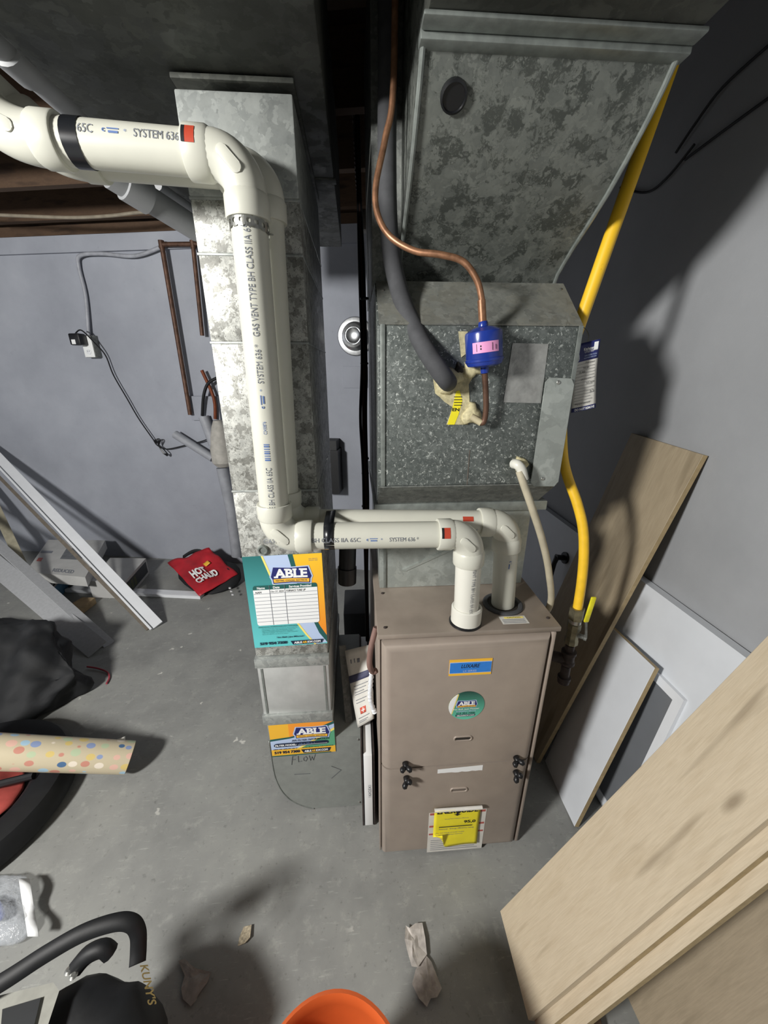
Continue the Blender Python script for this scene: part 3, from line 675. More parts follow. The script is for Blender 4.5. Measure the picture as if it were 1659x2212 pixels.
# ================================================================== PVC vent and intake pipes
PR, HR = .0302, .0365
def elbow_bm(bm, c, d0, d1, R, r, n=12):
    """elbow whose two legs leave corner c along d0 and d1"""
    d0 = V(d0).normalized(); d1 = V(d1).normalized(); ang = math.acos(max(-1, min(1, d0.dot(d1))))
    tl = R/math.tan(ang/2); a = V(c)+d0*tl; bis = (d0+d1).normalized(); cen = V(c)+bis*(R/math.sin(ang/2))
    va = a-cen; b = V(c)+d1*tl; vb = b-cen; sw = va.angle(vb); axs = va.cross(vb).normalized()
    pts = [cen+(Matrix.Rotation(sw*k/n, 3, axs) @ va) for k in range(n+1)]
    tube_bm(bm, pts, r, 22); return a, b, pts[n//2], (pts[n//2+1]-pts[n//2-1]).normalized()
def elbow(c, d0, d1, parent, R=.046, hub=.032, mat=None, pad=True):
    bm = bmesh.new(); a, b, mid, tg = elbow_bm(bm, c, d0, d1, R, PR+.0035)
    e = from_bm('elbow', bm, mat or M_PVC, parent, True, None, 40)
    d0 = V(d0).normalized(); d1 = V(d1).normalized()
    for p, d in ((a, d0), (b, d1)):
        lathe('hub', [(PR+.003, -.004), (HR, .002), (HR, hub-.002), (HR-.001, hub), (PR, hub)], p, d, mat or M_PVC, e, 26, False)
    if pad:
        n = V((0, -1, 0)); u = tg
        w = n.cross(u).normalized()
        pts = [mid+n*(PR+.0028)+u*q+w*s for q, s in rrect(-.022, -.0085, .022, .0085, .0082, 5)]
        prism('pad', pts, n, -.004, .0022, mat or M_PVC, e, .0008)
    return a+d0*hub, b+d1*hub
def pipe(p, q, parent, mat=None, r=PR): return tube('pipe', [p, q], r, mat or M_PVC, parent, 28)
PRINT = [('GAS VENT TYPE BH CLASS IIA 65C', .235), ('c', .006), ('SYSTEM 636 *', .095)]
vp = thing('exhaust_vent_pipe', 'cream plastic vent pipe from the front opening on furnace up to ceiling', 'pipe', (.262, .796, FH+.002))
P0 = V((.262, .797, FH+.006)); C1 = V((.252, .792, 1.086)); C2 = V((-.181, .790, 1.094)); C3 = V((-.171, .790, 1.757)); C4 = V((-.512, .790, 1.772))
lathe('hub', [(PR, 0), (HR+.001, .002), (HR+.001, .040), (HR-.002, .043), (PR, .043)], P0, Z, M_PVCW, vp, 28, False)
up_ = (C1-P0).normalized(); e1, e2 = elbow(C1, -up_, C2-C1, vp)
p_a = pipe(P0, e1-up_*-.012, vp, M_PVCW)
e3, e4 = elbow(C2, C1-C2, C3-C2, vp); p_b = pipe(e2, e3, vp)
e5, e6 = elbow(C3, C2-C3, C4-C3, vp, .052, .034); p_c = pipe(e4, e5, vp)
D45 = V((-.72, -.02, .69)).normalized()
e7, e8 = elbow(C4, C3-C4, D45, vp, .10, .034); p_d = pipe(e6, e7, vp); pipe(e8, e8+D45*.22, vp)
# print on the pipes
text_cyl('GAS VENT TYPE BH CLASS IIA 65C', e2+(e3-e2)*1.0, e2-e3, V((0, -1, .10)), PR, -.10, .105, -.005, .0045, M_INKG, p_b)
def mark(o, axis, nrm, a, parent):
    text_cyl('c', o, axis, nrm, PR, a, a+.0045, -.003, .002, M_INKB, parent, .03)
    patch_cyl('approval_mark', o, axis, nrm, PR, a+.007, a+.024, .0012, .003, M_INKB, parent)
    patch_cyl('approval_mark', o, axis, nrm, PR, a+.009, a+.023, -.004, -.001, M_INKB, parent)
    text_cyl('*', o, axis, nrm, PR, a+.031, a+.035, -.001, .003, M_INKB, parent)
nb = V((0, -1, .10)); mark(e3, e2-e3, nb, .118, p_b)
text_cyl('SYSTEM 636 *', e3, e2-e3, nb, PR, .168, .232, -.005, .0045, M_INKG, p_b)
va = (e5-e4); nvv = V((.06, -1, 0)); L_ = va.length
text_cyl('GAS VENT TYPE BH CLASS IIA 65', e4, va, nvv, PR, .322, .488, -.0055, .0055, M_INKG, p_c)
text_cyl('SYSTEM 636 *', e4, va, nvv, PR, .243, .309, -.0055, .0055, M_INKG, p_c)
mark(e4, va, nvv, .198, p_c)
text_cyl('C2430876', e4, va, nvv, PR, .150, .174, -.003, .003, M_INKB, p_c)
for k in range(8): patch_cyl('barcode_bar', e4, va, nvv, PR, .098+.0045*k, .0985+.0045*k+.0014*(1+(k % 3 == 0)), -.005, .005, M_INKB, p_c, 4)
text_cyl('E BH CLASS IIA 65C', e4, va, nvv, PR, -.002, .084, -.0055, .0055, M_INKG, p_c)
hd = (e7-e6); nh = V((0, -1, .28))
text_cyl('IIA 65C', e7, -hd, nh, PR, .020, .060, -.006, .006, M_INKG, p_d)
mark(e7, -hd, nh, .073, p_d)
text_cyl('SYSTEM 636 *', e7, -hd, nh, PR, .118, .192, -.006, .006, M_INKG, p_d)
text_cyl('GAS', e7, -hd, nh, PR, .207, .232, -.006, .006, M_INKG, p_d)
text_cyl('VENT TYPE BH CLASS IIA 65C', e1, -Z, V((.25, -1, 0)), PR, -.0, .125, -.0045, .0045, M_INKG, p_a)
for a, ax_, nn, m1 in ((e6, (C3-C4).normalized(), V((0, -1, .35)), 0), (e2, (C1-C2).normalized(), V((0, -1, .55)), 0)):
    patch_cyl('red_tag', a, ax_, nn, HR, .008, .022, -.013, .011, M_RED, vp)
    patch_cyl('red_tag', a, ax_, nn, HR, .003, .0085, -.013, .011, M_INK, vp)
tw = patch_cyl('tape_band', e7, (e6-e7), V((0, -1, 0)), PR+.0005, .012, .036, -.11, .11, M_TAPE, vp, 30)
ip = thing('intake_pipe', 'cream plastic pipe from the rear opening on furnace behind the front one', 'pipe', (.384, .868, FH+.002))
Q0 = V((.384, .868, FH+.002)); K1 = V((.372, .872, 1.079)); K2 = V((-.172, .874, 1.096)); K3 = V((-.155, .874, 1.772)); K4 = V((-.50, .874, 1.786))
up2 = (K1-Q0).normalized(); f1, f2 = elbow(K1, -up2, K2-K1, ip); q_a = pipe(Q0, f1, ip)
f3, f4 = elbow(K2, K1-K2, K3-K2, ip); q_b = pipe(f2, f3, ip)
f5, f6 = elbow(K3, K2-K3, K4-K3, ip); pipe(f4, f5, ip)
f7, f8 = elbow(K4, K3-K4, D45, ip, .10); pipe(f6, f7, ip); pipe(f8, f8+D45*.05, ip)
text_cyl('SYSTEM 636 * GAS', f1, -Z, V((.1, -1, 0)), PR, .055, .118, -.004, .004, M_INKG, q_a)
mark(f1, -Z, V((.1, -1, 0)), .018, q_a)
mark(f2, f2-f3, V((0, -1, -.3)), -.045, q_b)
patch_cyl('red_tag', f2, f3-f2, V((0, -1, .75)), PR, .022, .048, -.006, .006, M_RED, q_b)
# black tape that bundles the two horizontal runs
a = V((-.066, .792, 1.0925)); b = V((-.066, .873, 1.0905)); rr = PR+.0012; cs_ = []
for k in range(13): q = math.radians(90+180*k/12); cs_.append(a+V((0, math.cos(q)*rr, math.sin(q)*rr)))
for k in range(13): q = math.radians(-90+180*k/12); cs_.append(b+V((0, math.cos(q)*rr, math.sin(q)*rr)))
vs = []
for p in cs_: vs += [p-X*.011, p+X*.011]
tp = mk('tape_wrap', vs, [(2*i, 2*i+1, (2*i+3) % 52, (2*i+2) % 52) for i in range(26)], M_TAPE, None, True)
tp.modifiers.new('thickness', 'SOLIDIFY').thickness = .0006
tag(tp, 'black tape wrapped round both level pipes beside the furnace', 'tape')
# perforated metal hanger strap under the upper elbow
st = thing('hanger_strap', 'perforated galvanized strap round vent pipe below the top elbow', 'strap', e5-Z*.01)
bm = bmesh.new(); rr = PR+.002; zc = e5.z-.010; cx, cy = e5.x, e5.y; nc = 16
for k in range(nc):
    a0 = 2*PI*k/nc; cell = 2*PI/nc
    def at(s, h): 
        g = a0+cell*(s+.5); return V((cx+rr*math.cos(g), cy+rr*math.sin(g), zc+h+.004*math.cos(g+2.2)))
    hh = .0085; outer = [(-.5, -hh*.75), (-.25, -hh), (.25, -hh), (.5, -hh*.75), (.5, hh*.75), (.25, hh), (-.25, hh), (-.5, hh*.75)]
    inn = [(-.26, -.0015), (-.13, -.0032), (.13, -.0032), (.26, -.0015), (.26, .0015), (.13, .0032), (-.13, .0032), (-.26, .0015)]
    ov = [bm.verts.new(at(*p)) for p in outer]; iv = [bm.verts.new(at(*p)) for p in inn]
    for i in range(8): bm.faces.new((ov[i], ov[(i+1) % 8], iv[(i+1) % 8], iv[i]))
bmesh.ops.remove_doubles(bm, verts=bm.verts[:], dist=.0002)
from_bm('band', bm, M_STEEL, st, False)
tube('tail', [V((cx+.02, cy+.025, zc)), V((cx+.03, cy+.07, zc+.01)), V((cx+.03, cy+.125, zc+.012))], .002, M_STEEL, st, 6)

# ================================================================== lines round the coil case
sl = thing('suction_line', 'thick grey foam insulated refrigerant line sagging into coil case', 'pipe', ap(965, 825, fo, Y))
tube('insulation', [V((.078, 1.02, 2.20)), ay(838, 120, 1.0), ay(836, 330, .99), ay(842, 520, .97), ay(866, 640, .93), ay(908, 735, .875), ay(945, 795, .845), ay(962, 818, .845), ay(968, 826, .872)],
     .0195, M_RUB, sl, 18, 8)
ll = thing('liquid_line', 'bent copper refrigerant line with a blue filter drier', 'pipe', ay(1047, 905, .86))
tube('tube', [V((.085, .93, 2.20)), ay(850, 180, .93), ay(832, 300, .93), ay(812, 400, .92), ay(815, 460, .91), ay(842, 510, .89), ay(895, 542, .87), ay(950, 550, .855), ay(1000, 565, .845), ay(1030, 605, .84), ay(1041, 650, .84), ay(1043, 694, .84)],
     .0062, M_COPPER, ll, 12, 8)
tube('joint', [ay(1040, 648, .84), ay(1043, 700, .84)], .0078, M_COPPER, ll, 12)
dtop = ay(1043.5, 694, .84); dbot = ay(1047, 806, .84); dax = (dtop-dbot).normalized(); DL = (dtop-dbot).length
dr = lathe('filter_drier', [(.008, 0), (.009, .011), (.024, .0125), (.034, .016), (.0372, .022), (.0372, DL-.023), (.036, DL-.019), (.022, DL-.012), (.010, DL-.009), (.0095, DL-.003), (.008, DL)], dbot, dax, M_BLUE, ll, 32)
lathe('band', [(.0370, .022), (.0388, .024), (.0388, .028), (.0370, .030)], dbot, dax, M_BLUE, dr, 32, False)
patch_cyl('pink_label', dbot, dax, V((-.28, -1, 0)), .0374, .040, .060, -.030, .024, M_PINK, dr, 14)
for h0, h1, a0, a1 in ((-.016, -.015, .043, .057), (.006, .0085, .046, .049), (.006, .0085, .051, .054), (.015, .0158, .043, .057), (-.024, -.0225, .044, .053)):
    patch_cyl('label_mark', dbot, dax, V((-.28, -1, 0)), .0381, a0, a1, h0, h1, M_INK, dr, 2)
tube('tube', [dbot, ay(1049, 840, .845), ay(1050, 880, .85), ay(1047, 905, .855), ay(1040, 914, .857), ay(1022, 902, .872)], .0062, M_COPPERD, ll, 12, 6)
tube('tube_end', [ay(1040, 914, .857), ay(1018, 900, .868)], .0075, plain('foam_smeared_tube', '#b5ab8c', .7), ll, 12)
dh = thing('condensate_hose', 'aged clear drain hose curving from coil case down beside furnace', 'hose', ay(1117, 1008, .87))
tube('hose', [ay(1122, 1018, .845), ay(1132, 1048, .838), ay(1150, 1100, .835), ay(1172, 1170, .845), ay(1186, 1240, .86), ay(1187, 1310, .89), V((.505, .93, .70)), V((.506, .96, .45)), V((.508, .98, .05))], .0088, M_TUBE, dh, 12, 8)
tube('fitting', [ay(1110, 1002, .866), ay(1118, 1004, .852), ay(1126, 1014, .848), ay(1131, 1036, .846)], .0115, M_PVCW, dh, 12, 5)

# ---- black wires hanging down between the ducts, with ties
cb = thing('cable_bundle', 'dark bundle of thermostat wires hanging between the two ducts', 'cable', ay(785, 1098, 1.30))
for k, dx in enumerate((-5, 0, 4)):
    m = (M_BLACK, plain('brown_wire', '#3a241c', .6), M_BLACK)[k]
    tube('wire', [ay(772+dx*.5, 250, 1.5), ay(776+dx*.5, 420, 1.45), ay(781+dx, 560, 1.4), ay(785+dx, 700, 1.36), ay(787+dx, 790, 1.33), ay(785+dx*1.3, 900, 1.31), ay(788+dx, 985, 1.30), ay(790+dx, 1040, 1.30), ay(791+dx, 1100, 1.30), V((.02+.003*k, 1.30, .70)), V((.02+.003*k, 1.29, .40))], .0048, m, cb, 8, 6)
for y in (645, 785, 990, 1022, 1093):
    c = ay(787 if y < 900 else 789, y, 1.318)
    lathe('cable_tie', [(.0125, -.003), (.0135, 0), (.0125, .003)], c, Z, M_BLACK, cb, 12)
wp_s = thing('spiral_cable', 'armoured cable dangling from ceiling in the gap between ducts', 'cable', ay(768, 230, 1.9))
tube('armour', [ay(760, 130, 1.9), ay(765, 250, 1.9), ay(770, 360, 1.9), ay(775, 440, 1.95)], [.007+.0016*math.cos(k*PI) for k in range(61)], M_IRON, wp_s, 8, 20)
box('junction_box', tuple(ay(773, 495, 2.0)), tuple(ay(803, 463, 2.06)), plain('junction_box_grey', '#6f6b66', .6), wp_s, .003)

# ---- gas line
gl = thing('gas_line', 'yellow gas pipe and hose with ball valve right of the furnace', 'pipe', V((.585, .86, .35)))
GT = ay(1462, 105, .95); GB = ay(1253, 697, .955)
t = NT('chipped_yellow'); co = t.coord((1, 1, .35)); f = t.noise(co, 55, 5, .6); t.color(t.mix(t.ramp(f, [(.66, 0.), (.69, 1.)]), '#f2c32e', '#3d2b16')); t.b.inputs['Roughness'].default_value = .4
tube('rigid_pipe', [GT+(GT-GB)*.5, GB, GB+(GB-GT)*.10], .0142, t.m, gl, 16)
tube('rigid_pipe', [GB+(GB-GT)*.09, V((.512, .948, 1.40)), V((.514, .95, 1.30))], .0125, M_YEL, gl, 14)
tube('hose', [V((.514, .95, 1.31)), ay(1216, 985, .945), ay(1226, 1030, .935), ay(1246, 1085, .91), ay(1259, 1140, .89), ay(1261, 1200, .875), ay(1256, 1260, .867), ay(1247, 1318, .86)], .0125, M_YEL, gl, 16, 8)
g0 = ay(1247, 1316, .86); g1 = ay(1216, 1476, .86); gd = (g1-g0).normalized(); GLn = (g1-g0).length
def seg(name, t0, t1, r, mat, n=20, flare=0):
    return lathe(name, [(r, 0), (r, (t1-t0)*GLn)], g0+gd*(t0*GLn), gd, mat, gl, n)
seg('flare_nut', -.02, .12, .0195, M_BRASS, 6)
seg('union', .12, .165, .0165, M_STEEL, 18)
bv = lathe('ball_valve', [(.016, 0), (.0185, .003), (.0185, .02), (.0165, .024), (.0165, .052), (.0185, .056), (.0185, .070), (.014, .072)], g0+gd*(.165*GLn), gd, M_BRASS, gl, 8)
vc = g0+gd*(.31*GLn)
lathe('stem', [(.007, .012), (.007, .028), (.009, .029), (.009, .036)], vc, V((.8, -.6, 0)), M_STEEL, bv, 10)
lv0 = vc+V((.8, -.6, 0)).normalized()*.034
lv1 = ay(1266, 1342, .83); lv2 = ay(1283, 1290, .82)
bm = bmesh.new()
mw = frame(lv1, lv2-lv1, V((0, -1, 0)))
box('lever_root', (-.004, -.003, -.0015), ((lv1-lv0).length+.004, .003, .0015), M_STEEL, bv, 0, mw=frame(lv0, lv1-lv0, V((0, -1, 0))))
box('lever', (-.002, -.0065, -.003), ((lv2-lv1).length, .0065, .003), plain('yellow_lever', '#e8de2d', .4), bv, .002, mw=mw)
seg('nipple', .46, .56, .0125, M_IRON)
lathe('tee', [(.014, 0), (.0205, .001), (.0205, .009), (.0175, .011), (.0175, .034), (.0205, .036), (.0205, .044), (.014, .045)], g0+gd*(.54*GLn), gd, M_IRON, gl, 20)
tube('tee_branch', [g0+gd*(.66*GLn), g0+gd*(.66*GLn)+V((-.06, .03, 0))], .0155, M_IRON, gl, 14)
seg('nipple', .74, .92, .0130, M_IRON)
lathe('cap', [(.013, 0), (.0185, .001), (.0185, .010), (.0165, .012), (.0165, .022), (.012, .026)], g0+gd*(.895*GLn), gd, M_IRON, gl, 20)
# gas tag
tg = thing('gas_tag', 'blue and white paper inspection tag wired to the yellow pipe', 'tag', ay(1264, 815, .905))
M_TAGB = plain('tag_blue', '#232a66', .5, 0, .05)
fn = bil(ay(1233, 892, .91), ay(1285, 880, .905), ay(1296, 732, .90), ay(1240, 746, .905))
ts = sheet('tag_sheet', lambda u, v: V(fn(u, v))+V((0, -.004*math.sin(u*2.5+v*4), 0)), 8, 14, M_PAPER, tg, .0008)
tu = (fn(1, .5)-fn(0, .5)).normalized(); tv = (fn(.5, 1)-fn(.5, 0)).normalized()
def tagband(v0, v1, m, name, d=.0012, u0=0, u1=1):
    return sheet(name, lambda u, v: V(fn(u0+(u1-u0)*u, v0+(v1-v0)*v))+V((0, -.004*math.sin((u0+(u1-u0)*u)*2.5+(v0+(v1-v0)*v)*4)-d, 0)), 8, 6, m, ts, .0004)
tagband(.74, 1, M_TAGB, 'blue_band'); tagband(0, .065, M_TAGB, 'blue_band')
def ttext(s, u0, v0, u1, v1, m, bold=0):
    vs, fs = text_data(s, bold); out = []
    for a, b in vs:
        u = u0+(u1-u0)*a; v = v0+(v1-v0)*b; out.append(V(fn(u, v))+V((0, -.004*math.sin(u*2.5+v*4)-.0022, 0)))
    return mk('lettering', out, fs, m, ts)
ttext('DO NOT REMOVE', .12, .012, .92, .050, M_WHITE, .03); ttext('Kitchener', .42, .885, .80, .925, M_WHITE, .02); ttext('UTILITIES', .46, .85, .80, .88, M_WHITE)
ttext('GAS INSPECTION', .46, .80, .92, .82, M_PALEB); ttext('EQUIPMENT RECORD', .44, .765, .92, .785, M_PALEB)
tagband(.86, .975, M_WHITE, 'white_mark', .002, .80, .95)
for s_ in ([(.06, .79), (.08, .87), (.14, .93), (.20, .87), (.22, .79), (.17, .755), (.11, .755), (.06, .79)], [(.12, .765), (.14, .82), (.17, .765)]):
    tube('flame_mark', [V(fn(a, b))+V((0, -.004*math.sin(a*2.5+b*4)-.0025, 0)) for a, b in s_], .0011, M_WHITE, ts, 5, 4)
random.seed(5)
for k in range(14):
    v = .70-.044*k; tagband(v-.004, v-.001, M_INKG, 'form_line', .0018, .06, random.uniform(.7, .95))
for s_, u0, v0, u1, v1 in (('Furnace', .52, .70, .88, .72), ('Nat. gas', .42, .62, .66, .655), ('0.40', .25, .57, .5, .60), ('APPLIANCE DATA', .32, .465, .74, .485), ('60 000', .55, .40, .9, .425), ('3.5', .7, .26, .9, .29), ('Approved', .1, .10, .7, .13)):
    ttext(s_, u0, v0, u1, v1, M_INK)
tube('tag_wire', [ay(1252, 702, .935), ay(1266, 712, .93), ay(1272, 728, .915), ay(1268, 742, .905)], .0009, M_STEEL, tg, 6, 6)

# ---- papers, bar, hose and box in the gap between return duct and furnace
bk = thing('manual_sheets', 'white instruction papers hanging beside furnace in the gap', 'papers', ay(775, 1565, .93))
fb = bil(ay(773, 1572, .94), ay(805, 1548, .93), ay(803, 1395, 1.02), ay(745, 1405, 1.05))
sh = sheet('sheet', lambda u, v: fb(u, v)+V((0, -.010*math.sin(v*3+u), 0)), 6, 14, M_PAPER, bk, .001)
def bband(u0, v0, u1, v1, m, name, d=.0014): return sheet(name, lambda u, v: fb(u0+(u1-u0)*u, v0+(v1-v0)*v)+V((0, -.010*math.sin((v0+(v1-v0)*v)*3+u0+(u1-u0)*u)-d, 0)), 4, 3, m, sh, .0004)
bband(.0, .60, .95, .69, plain('slate_print', '#4a4c6a', .6, 0, .1), 'title_band'); bband(.30, .16, .62, .25, plain('coral_print', '#d8604c', .6, 0, 0), 'warning_mark')
bband(.44, .175, .49, .24, M_WHITE, 'warning_mark', .002); bband(.36, .20, .57, .215, M_WHITE, 'warning_mark', .002)
for k, v in enumerate((.54, .50, .46, .43, .36, .32, .11, .07, .05)): bband(.15, v, .8-.1*(k % 3), v+.008, M_INKG, 'print_line')
for a, b, c in (((.16, .83), (.20, .88), 0), ((.30, .83), (.33, .88), 0), ((.42, .82), (.52, .87), 0)): bband(*a, *b, M_INKG, 'print_mark')
sheet('sheet', lambda u, v: bil(ay(797, 1560, .935), ay(808, 1552, .93), ay(806, 1490, .96), ay(795, 1500, .965))(u, v), 3, 4, M_PAPER, bk, .001)
p0 = ay(748, 1588, .95)+Z*.012; p1 = ay(732, 1395, 1.08)
mb = board('metal_bar', p0, p1-p0, (p1-p0).length, X, .024, .008, M_GALV); tag(mb, 'flat grey metal bar leaning in the gap behind filter sticker', 'bar')
bh = thing('black_drain_pipe', 'short black plastic pipe end behind the taped pipes', 'pipe', ay(750, 1262, 1.05))
tube('pipe', [ay(752, 1145, 1.06), ay(750, 1235, 1.05)], .026, M_BLACK, bh, 20); tube('end_cap', [ay(750, 1225, 1.05), ay(750, 1258, 1.047)], [.029, .028], M_BLACK, bh, 20)
db = box('pump_box', (-.088, 1.62, .0), (.03, 1.85, .30), M_DARK, None, .006); tag(db, 'dark plastic box on the floor behind the duct gap', 'box')
sm = thing('water_shutoff_box', 'small black box mounted low on back wall between the ducts', 'box', wp(722, 1000, .06))
c = wp(720, 1000, .05)
hull('body', [c+WD*a+WN*b+Z*z for a in (-.06, .05) for b in (-.05, .07) for z in (-.20, .10)], M_BLACK, sm, smooth=False)
hull('cap', [c+WD*a+WN*b+Z*z for a in (-.06, .04) for b in (-.05, .06) for z in (.10, .16)], M_DARK, sm, smooth=False)

# ================================================================== on the back wall
vf = thing('wall_vent', 'round bright aluminium vent duct on back wall between the ducts', 'vent', wp(768, 727, .0))
c = wp(768, 727, 0)
lathe('flange', [(.078, 0), (.108, 0), (.112, .006), (.106, .012), (.082, .016), (.078, .016)], c, WN, M_ALU, vf, 40, False)
prf = []
for k in range(12): prf += [(.078-.0035*(k//2)+.005*(k % 2), .012+.007*k)]
lathe('flex_duct', prf+[(.050, .094), (.046, .090), (.040, .094), (.030, .088), (.0005, .088)], c, WN, M_ALU, vf, 36)
wl_ = box('wall_patch', (0, 0, 0), (.16, .13, .006), M_WALL, None, .002, mw=frame(wp(742, 838, 0)-Z*.0, WD, WN)); tag(wl_, 'painted over square cover plate below the aluminium vent', 'plate')
# outlet, plug and cords
ob = thing('outlet_box', 'white duplex outlet in a grey metal box on back wall', 'outlet', wp(206, 752, 0))
c = wp(206, 752, 0)
def wbox(name, c, a0, a1, z0, z1, d0, d1, mat, parent, bev=.003): return box(name, (a0, z0, d0), (a1, z1, d1), mat, parent, bev, mw=Matrix(((WD.x, 0, WN.x, c.x), (WD.y, 0, WN.y, c.y), (0, 1, 0, c.z), (0, 0, 0, 1))))
wbox('box', c, -.038, .038, -.06, .075, 0, .055, M_GALV, ob); wbox('cover', c, -.036, .036, -.058, .072, .056, .060, M_WHITE, ob)
lathe('receptacle', [(.0165, 0), (.0165, .003), (.015, .004)], c+WN*.060-Z*.026, WN, M_TRIMW, ob, 20)
for dx in (-.006, .006): wbox('slot', c, dx-.0012, dx+.0012, -.026, -.018, .0632, .0645, M_SLOT, ob, 0)
tube('conduit', [c+WN*.03+Z*.075, wp(185, 640, .02), wp(170, 575, .02), wp(174, 552, .03), wp(220, 548, .03), wp(290, 553, .03), wp(345, 535, .03)], .011, plain('painted_conduit', '#a2a5ad', .5), ob, 10, 6)
ad = thing('plug_adapter', 'black power adapter plugged in outlet with cord trailing right', 'charger', c+WN*.062+Z*.03)
wbox('body', c, -.062, .012, .012, .082, .0655, .125, M_BLACK, ad, .008); wbox('sticker', c, -.045, -.018, .018, .045, .1255, .1265, M_WHITE, ad, 0)
wbox('prong', c, -.02, -.012, .035, .045, .0605, .0655, M_STEEL, ad, 0)
tube('cord', [c+WN*.10+Z*.08+WD*-.03, c+WN*.10+Z*.10+WD*.02, c+WN*.06+Z*.03+WD*.055, wp(228, 768, .03), wp(245, 810, .03), wp(275, 862, .03), wp(300, 905, .03), wp(330, 948, .03), wp(340, 962, .03), wp(360, 970, .03), wp(400, 962, .03), wp(440, 952, .035), wp(480, 935, .04)], .0042, M_BLACK, ad, 8, 8)
for k in range(3): tube('cord_loop', [wp(338, 958, .035), wp(333+3*k, 953-2*k, .045), wp(338+4*k, 950, .05), wp(344, 965, .04), wp(354+3*k, 980+2*k, .04), wp(360, 978, .045), wp(346, 964, .035)], .004, M_BLACK, ad, 6, 6)
# old copper pipes and painted plumbing beside the return duct
cw = thing('copper_drop', 'old copper water pipe loop dropping down the back wall', 'pipe', wp(410, 895, .05))
tube('tube', [wp(437, 725, .05), wp(417, 528, .05)], .0125, M_COPPERD, cw, 12); tube('tube', [wp(440, 527, .05), wp(349, 528, .05)], .0125, M_COPPERD, cw, 12)
tube('tube', [wp(349, 526, .05), wp(411, 896, .05)], .0140, M_COPPERD, cw, 12)
for p in ((349, 528), (417, 528)): lathe('fitting', [(.0165, -.02), (.0165, .02)], wp(*p, .05), Z, M_COPPERD, cw, 12)
tube('tube', [wp(436, 800, .05), wp(462, 860, .05), wp(465, 905, .05)], .011, plain('rusty_copper', '#7a3f24', .6, .4), cw, 10, 4)
tube('tube', [wp(437, 898, .05), wp(440, 855, .06), wp(450, 828, .06), wp(472, 815, .06)], .010, M_BLACK, cw, 10, 5)
dn_ = thing('drain_stack', 'grey painted drain trap and pipes low on the back wall', 'pipe', wp(475, 990, .06))
M_PP = plain('painted_pipe', '#9a9da4', .55, 0, .08, 20)
tube('branch', [wp(378, 938, .05), wp(460, 990, .06)], .028, M_PP, dn_, 16); tube('riser', [wp(440, 900, .06), wp(462, 960, .07)], .034, M_PP, dn_, 16)
lathe('trap', [(.050, -.15), (.075, -.12), (.075, -.02), (.068, .0), (.060, .06), (.045, .12), (.03, .16)], wp(478, 960, .09), Z, plain('trap_grey', '#b0ada6', .7, 0, .12), dn_, 24)
tube('downpipe', [wp(480, 1010, .08), wp(500, 1100, .08), wp(512, 1200, .08)], .040, M_PP, dn_, 16)
wbox('wall_board', wp(440, 875, 0), -.09, .12, -.10, .06, 0, .025, M_WALL, dn_)

# ---- pipes and wire up at the joists, top left
g1p = thing('grey_vent_run', 'dim plastic pipe running along left side of return trunk', 'pipe', V((-.62, 1.25, 1.99)))
tube('pipe', [V((-.622, .60, 1.99)), V((-.622, 1.26, 1.995))], .0302, M_PVCG, g1p, 22); lathe('coupling', [(.03, -.035), (.0365, -.033), (.0365, .033), (.03, .035)], V((-.622, 1.02, 1.993)), Y, M_PVCG, g1p, 22, False)
g2p = thing('grey_drain_run', 'grey pipe sloping below the joists toward return duct', 'pipe', V((-.45, 1.3, 1.79)))
a = ay(235, 375, 1.15); b = ay(425, 496, 1.32)
tube('pipe', [a, b], .0302, M_PVCG, g2p, 22); d = (b-a).normalized(); lathe('coupling', [(.03, -.03), (.036, -.028), (.036, .028), (.03, .03)], a+d*.06, d, M_PVCG, g2p, 22, False)
tube('thin_pipe', [ay(340, 400, 1.3), ay(420, 455, 1.5)], .012, M_PVCG, g2p, 12)
jw = tube('joist_wire', [wp(-60, 462, .30), wp(60, 467, .30), wp(160, 470, .30), wp(240, 466, .30), wp(300, 459, .30), wp(360, 458, .30), wp(420, 455, .30)], .008, plain('tan_cable', '#8d8474', .6), None, 8, 5)
tag(jw, 'thin tan cable slung under the wooden joists', 'cable')
for k, pts in enumerate(([(1340, 405), (1395, 416), (1440, 385), (1500, 312)], [(1460, 330), (1500, 270), (1560, 190), (1670, 90)], [(1480, 345), (1560, 285), (1670, 205)])):
    w = tube('wall_cable', [ax(x, y, .942) for x, y in pts], .0035, M_DARK, None, 8, 6)
    tag(w, ('dark cable loop sagging on right wall beside yellow pipe', 'upper of two dark cables along top of right wall', 'lower of two dark cables along top of right wall')[k], 'cable', None)

# ================================================================== boards at the right
tb_p = V((.680, 1.017, .002)); T_ = ax(1530, 985, .945); ld = (T_-tb_p)
bw = ax(1370, 937, .950)-T_
tb = board('shelf_board', tb_p, ld, ld.length, bw, bw.length*.98, .016, M_LAM, None, .0008, M_EDGE)
tag(tb, 'tall oak laminate shelf board leaning on right wall behind furnace', 'board')
wb0 = az(1250, 1787, .002); wb1 = az(1165, 1650, .002); wbt = ax(1425, 1445, .862)
wb = board('white_board', wb0, wbt-wb0, (wbt-wb0).length, V((.055, 1, 0)), .235, .016, M_BOARDW, None, .0008, M_EDGE)
tag(wb, 'small white melamine board with raw brown edges leaning before the door', 'board')
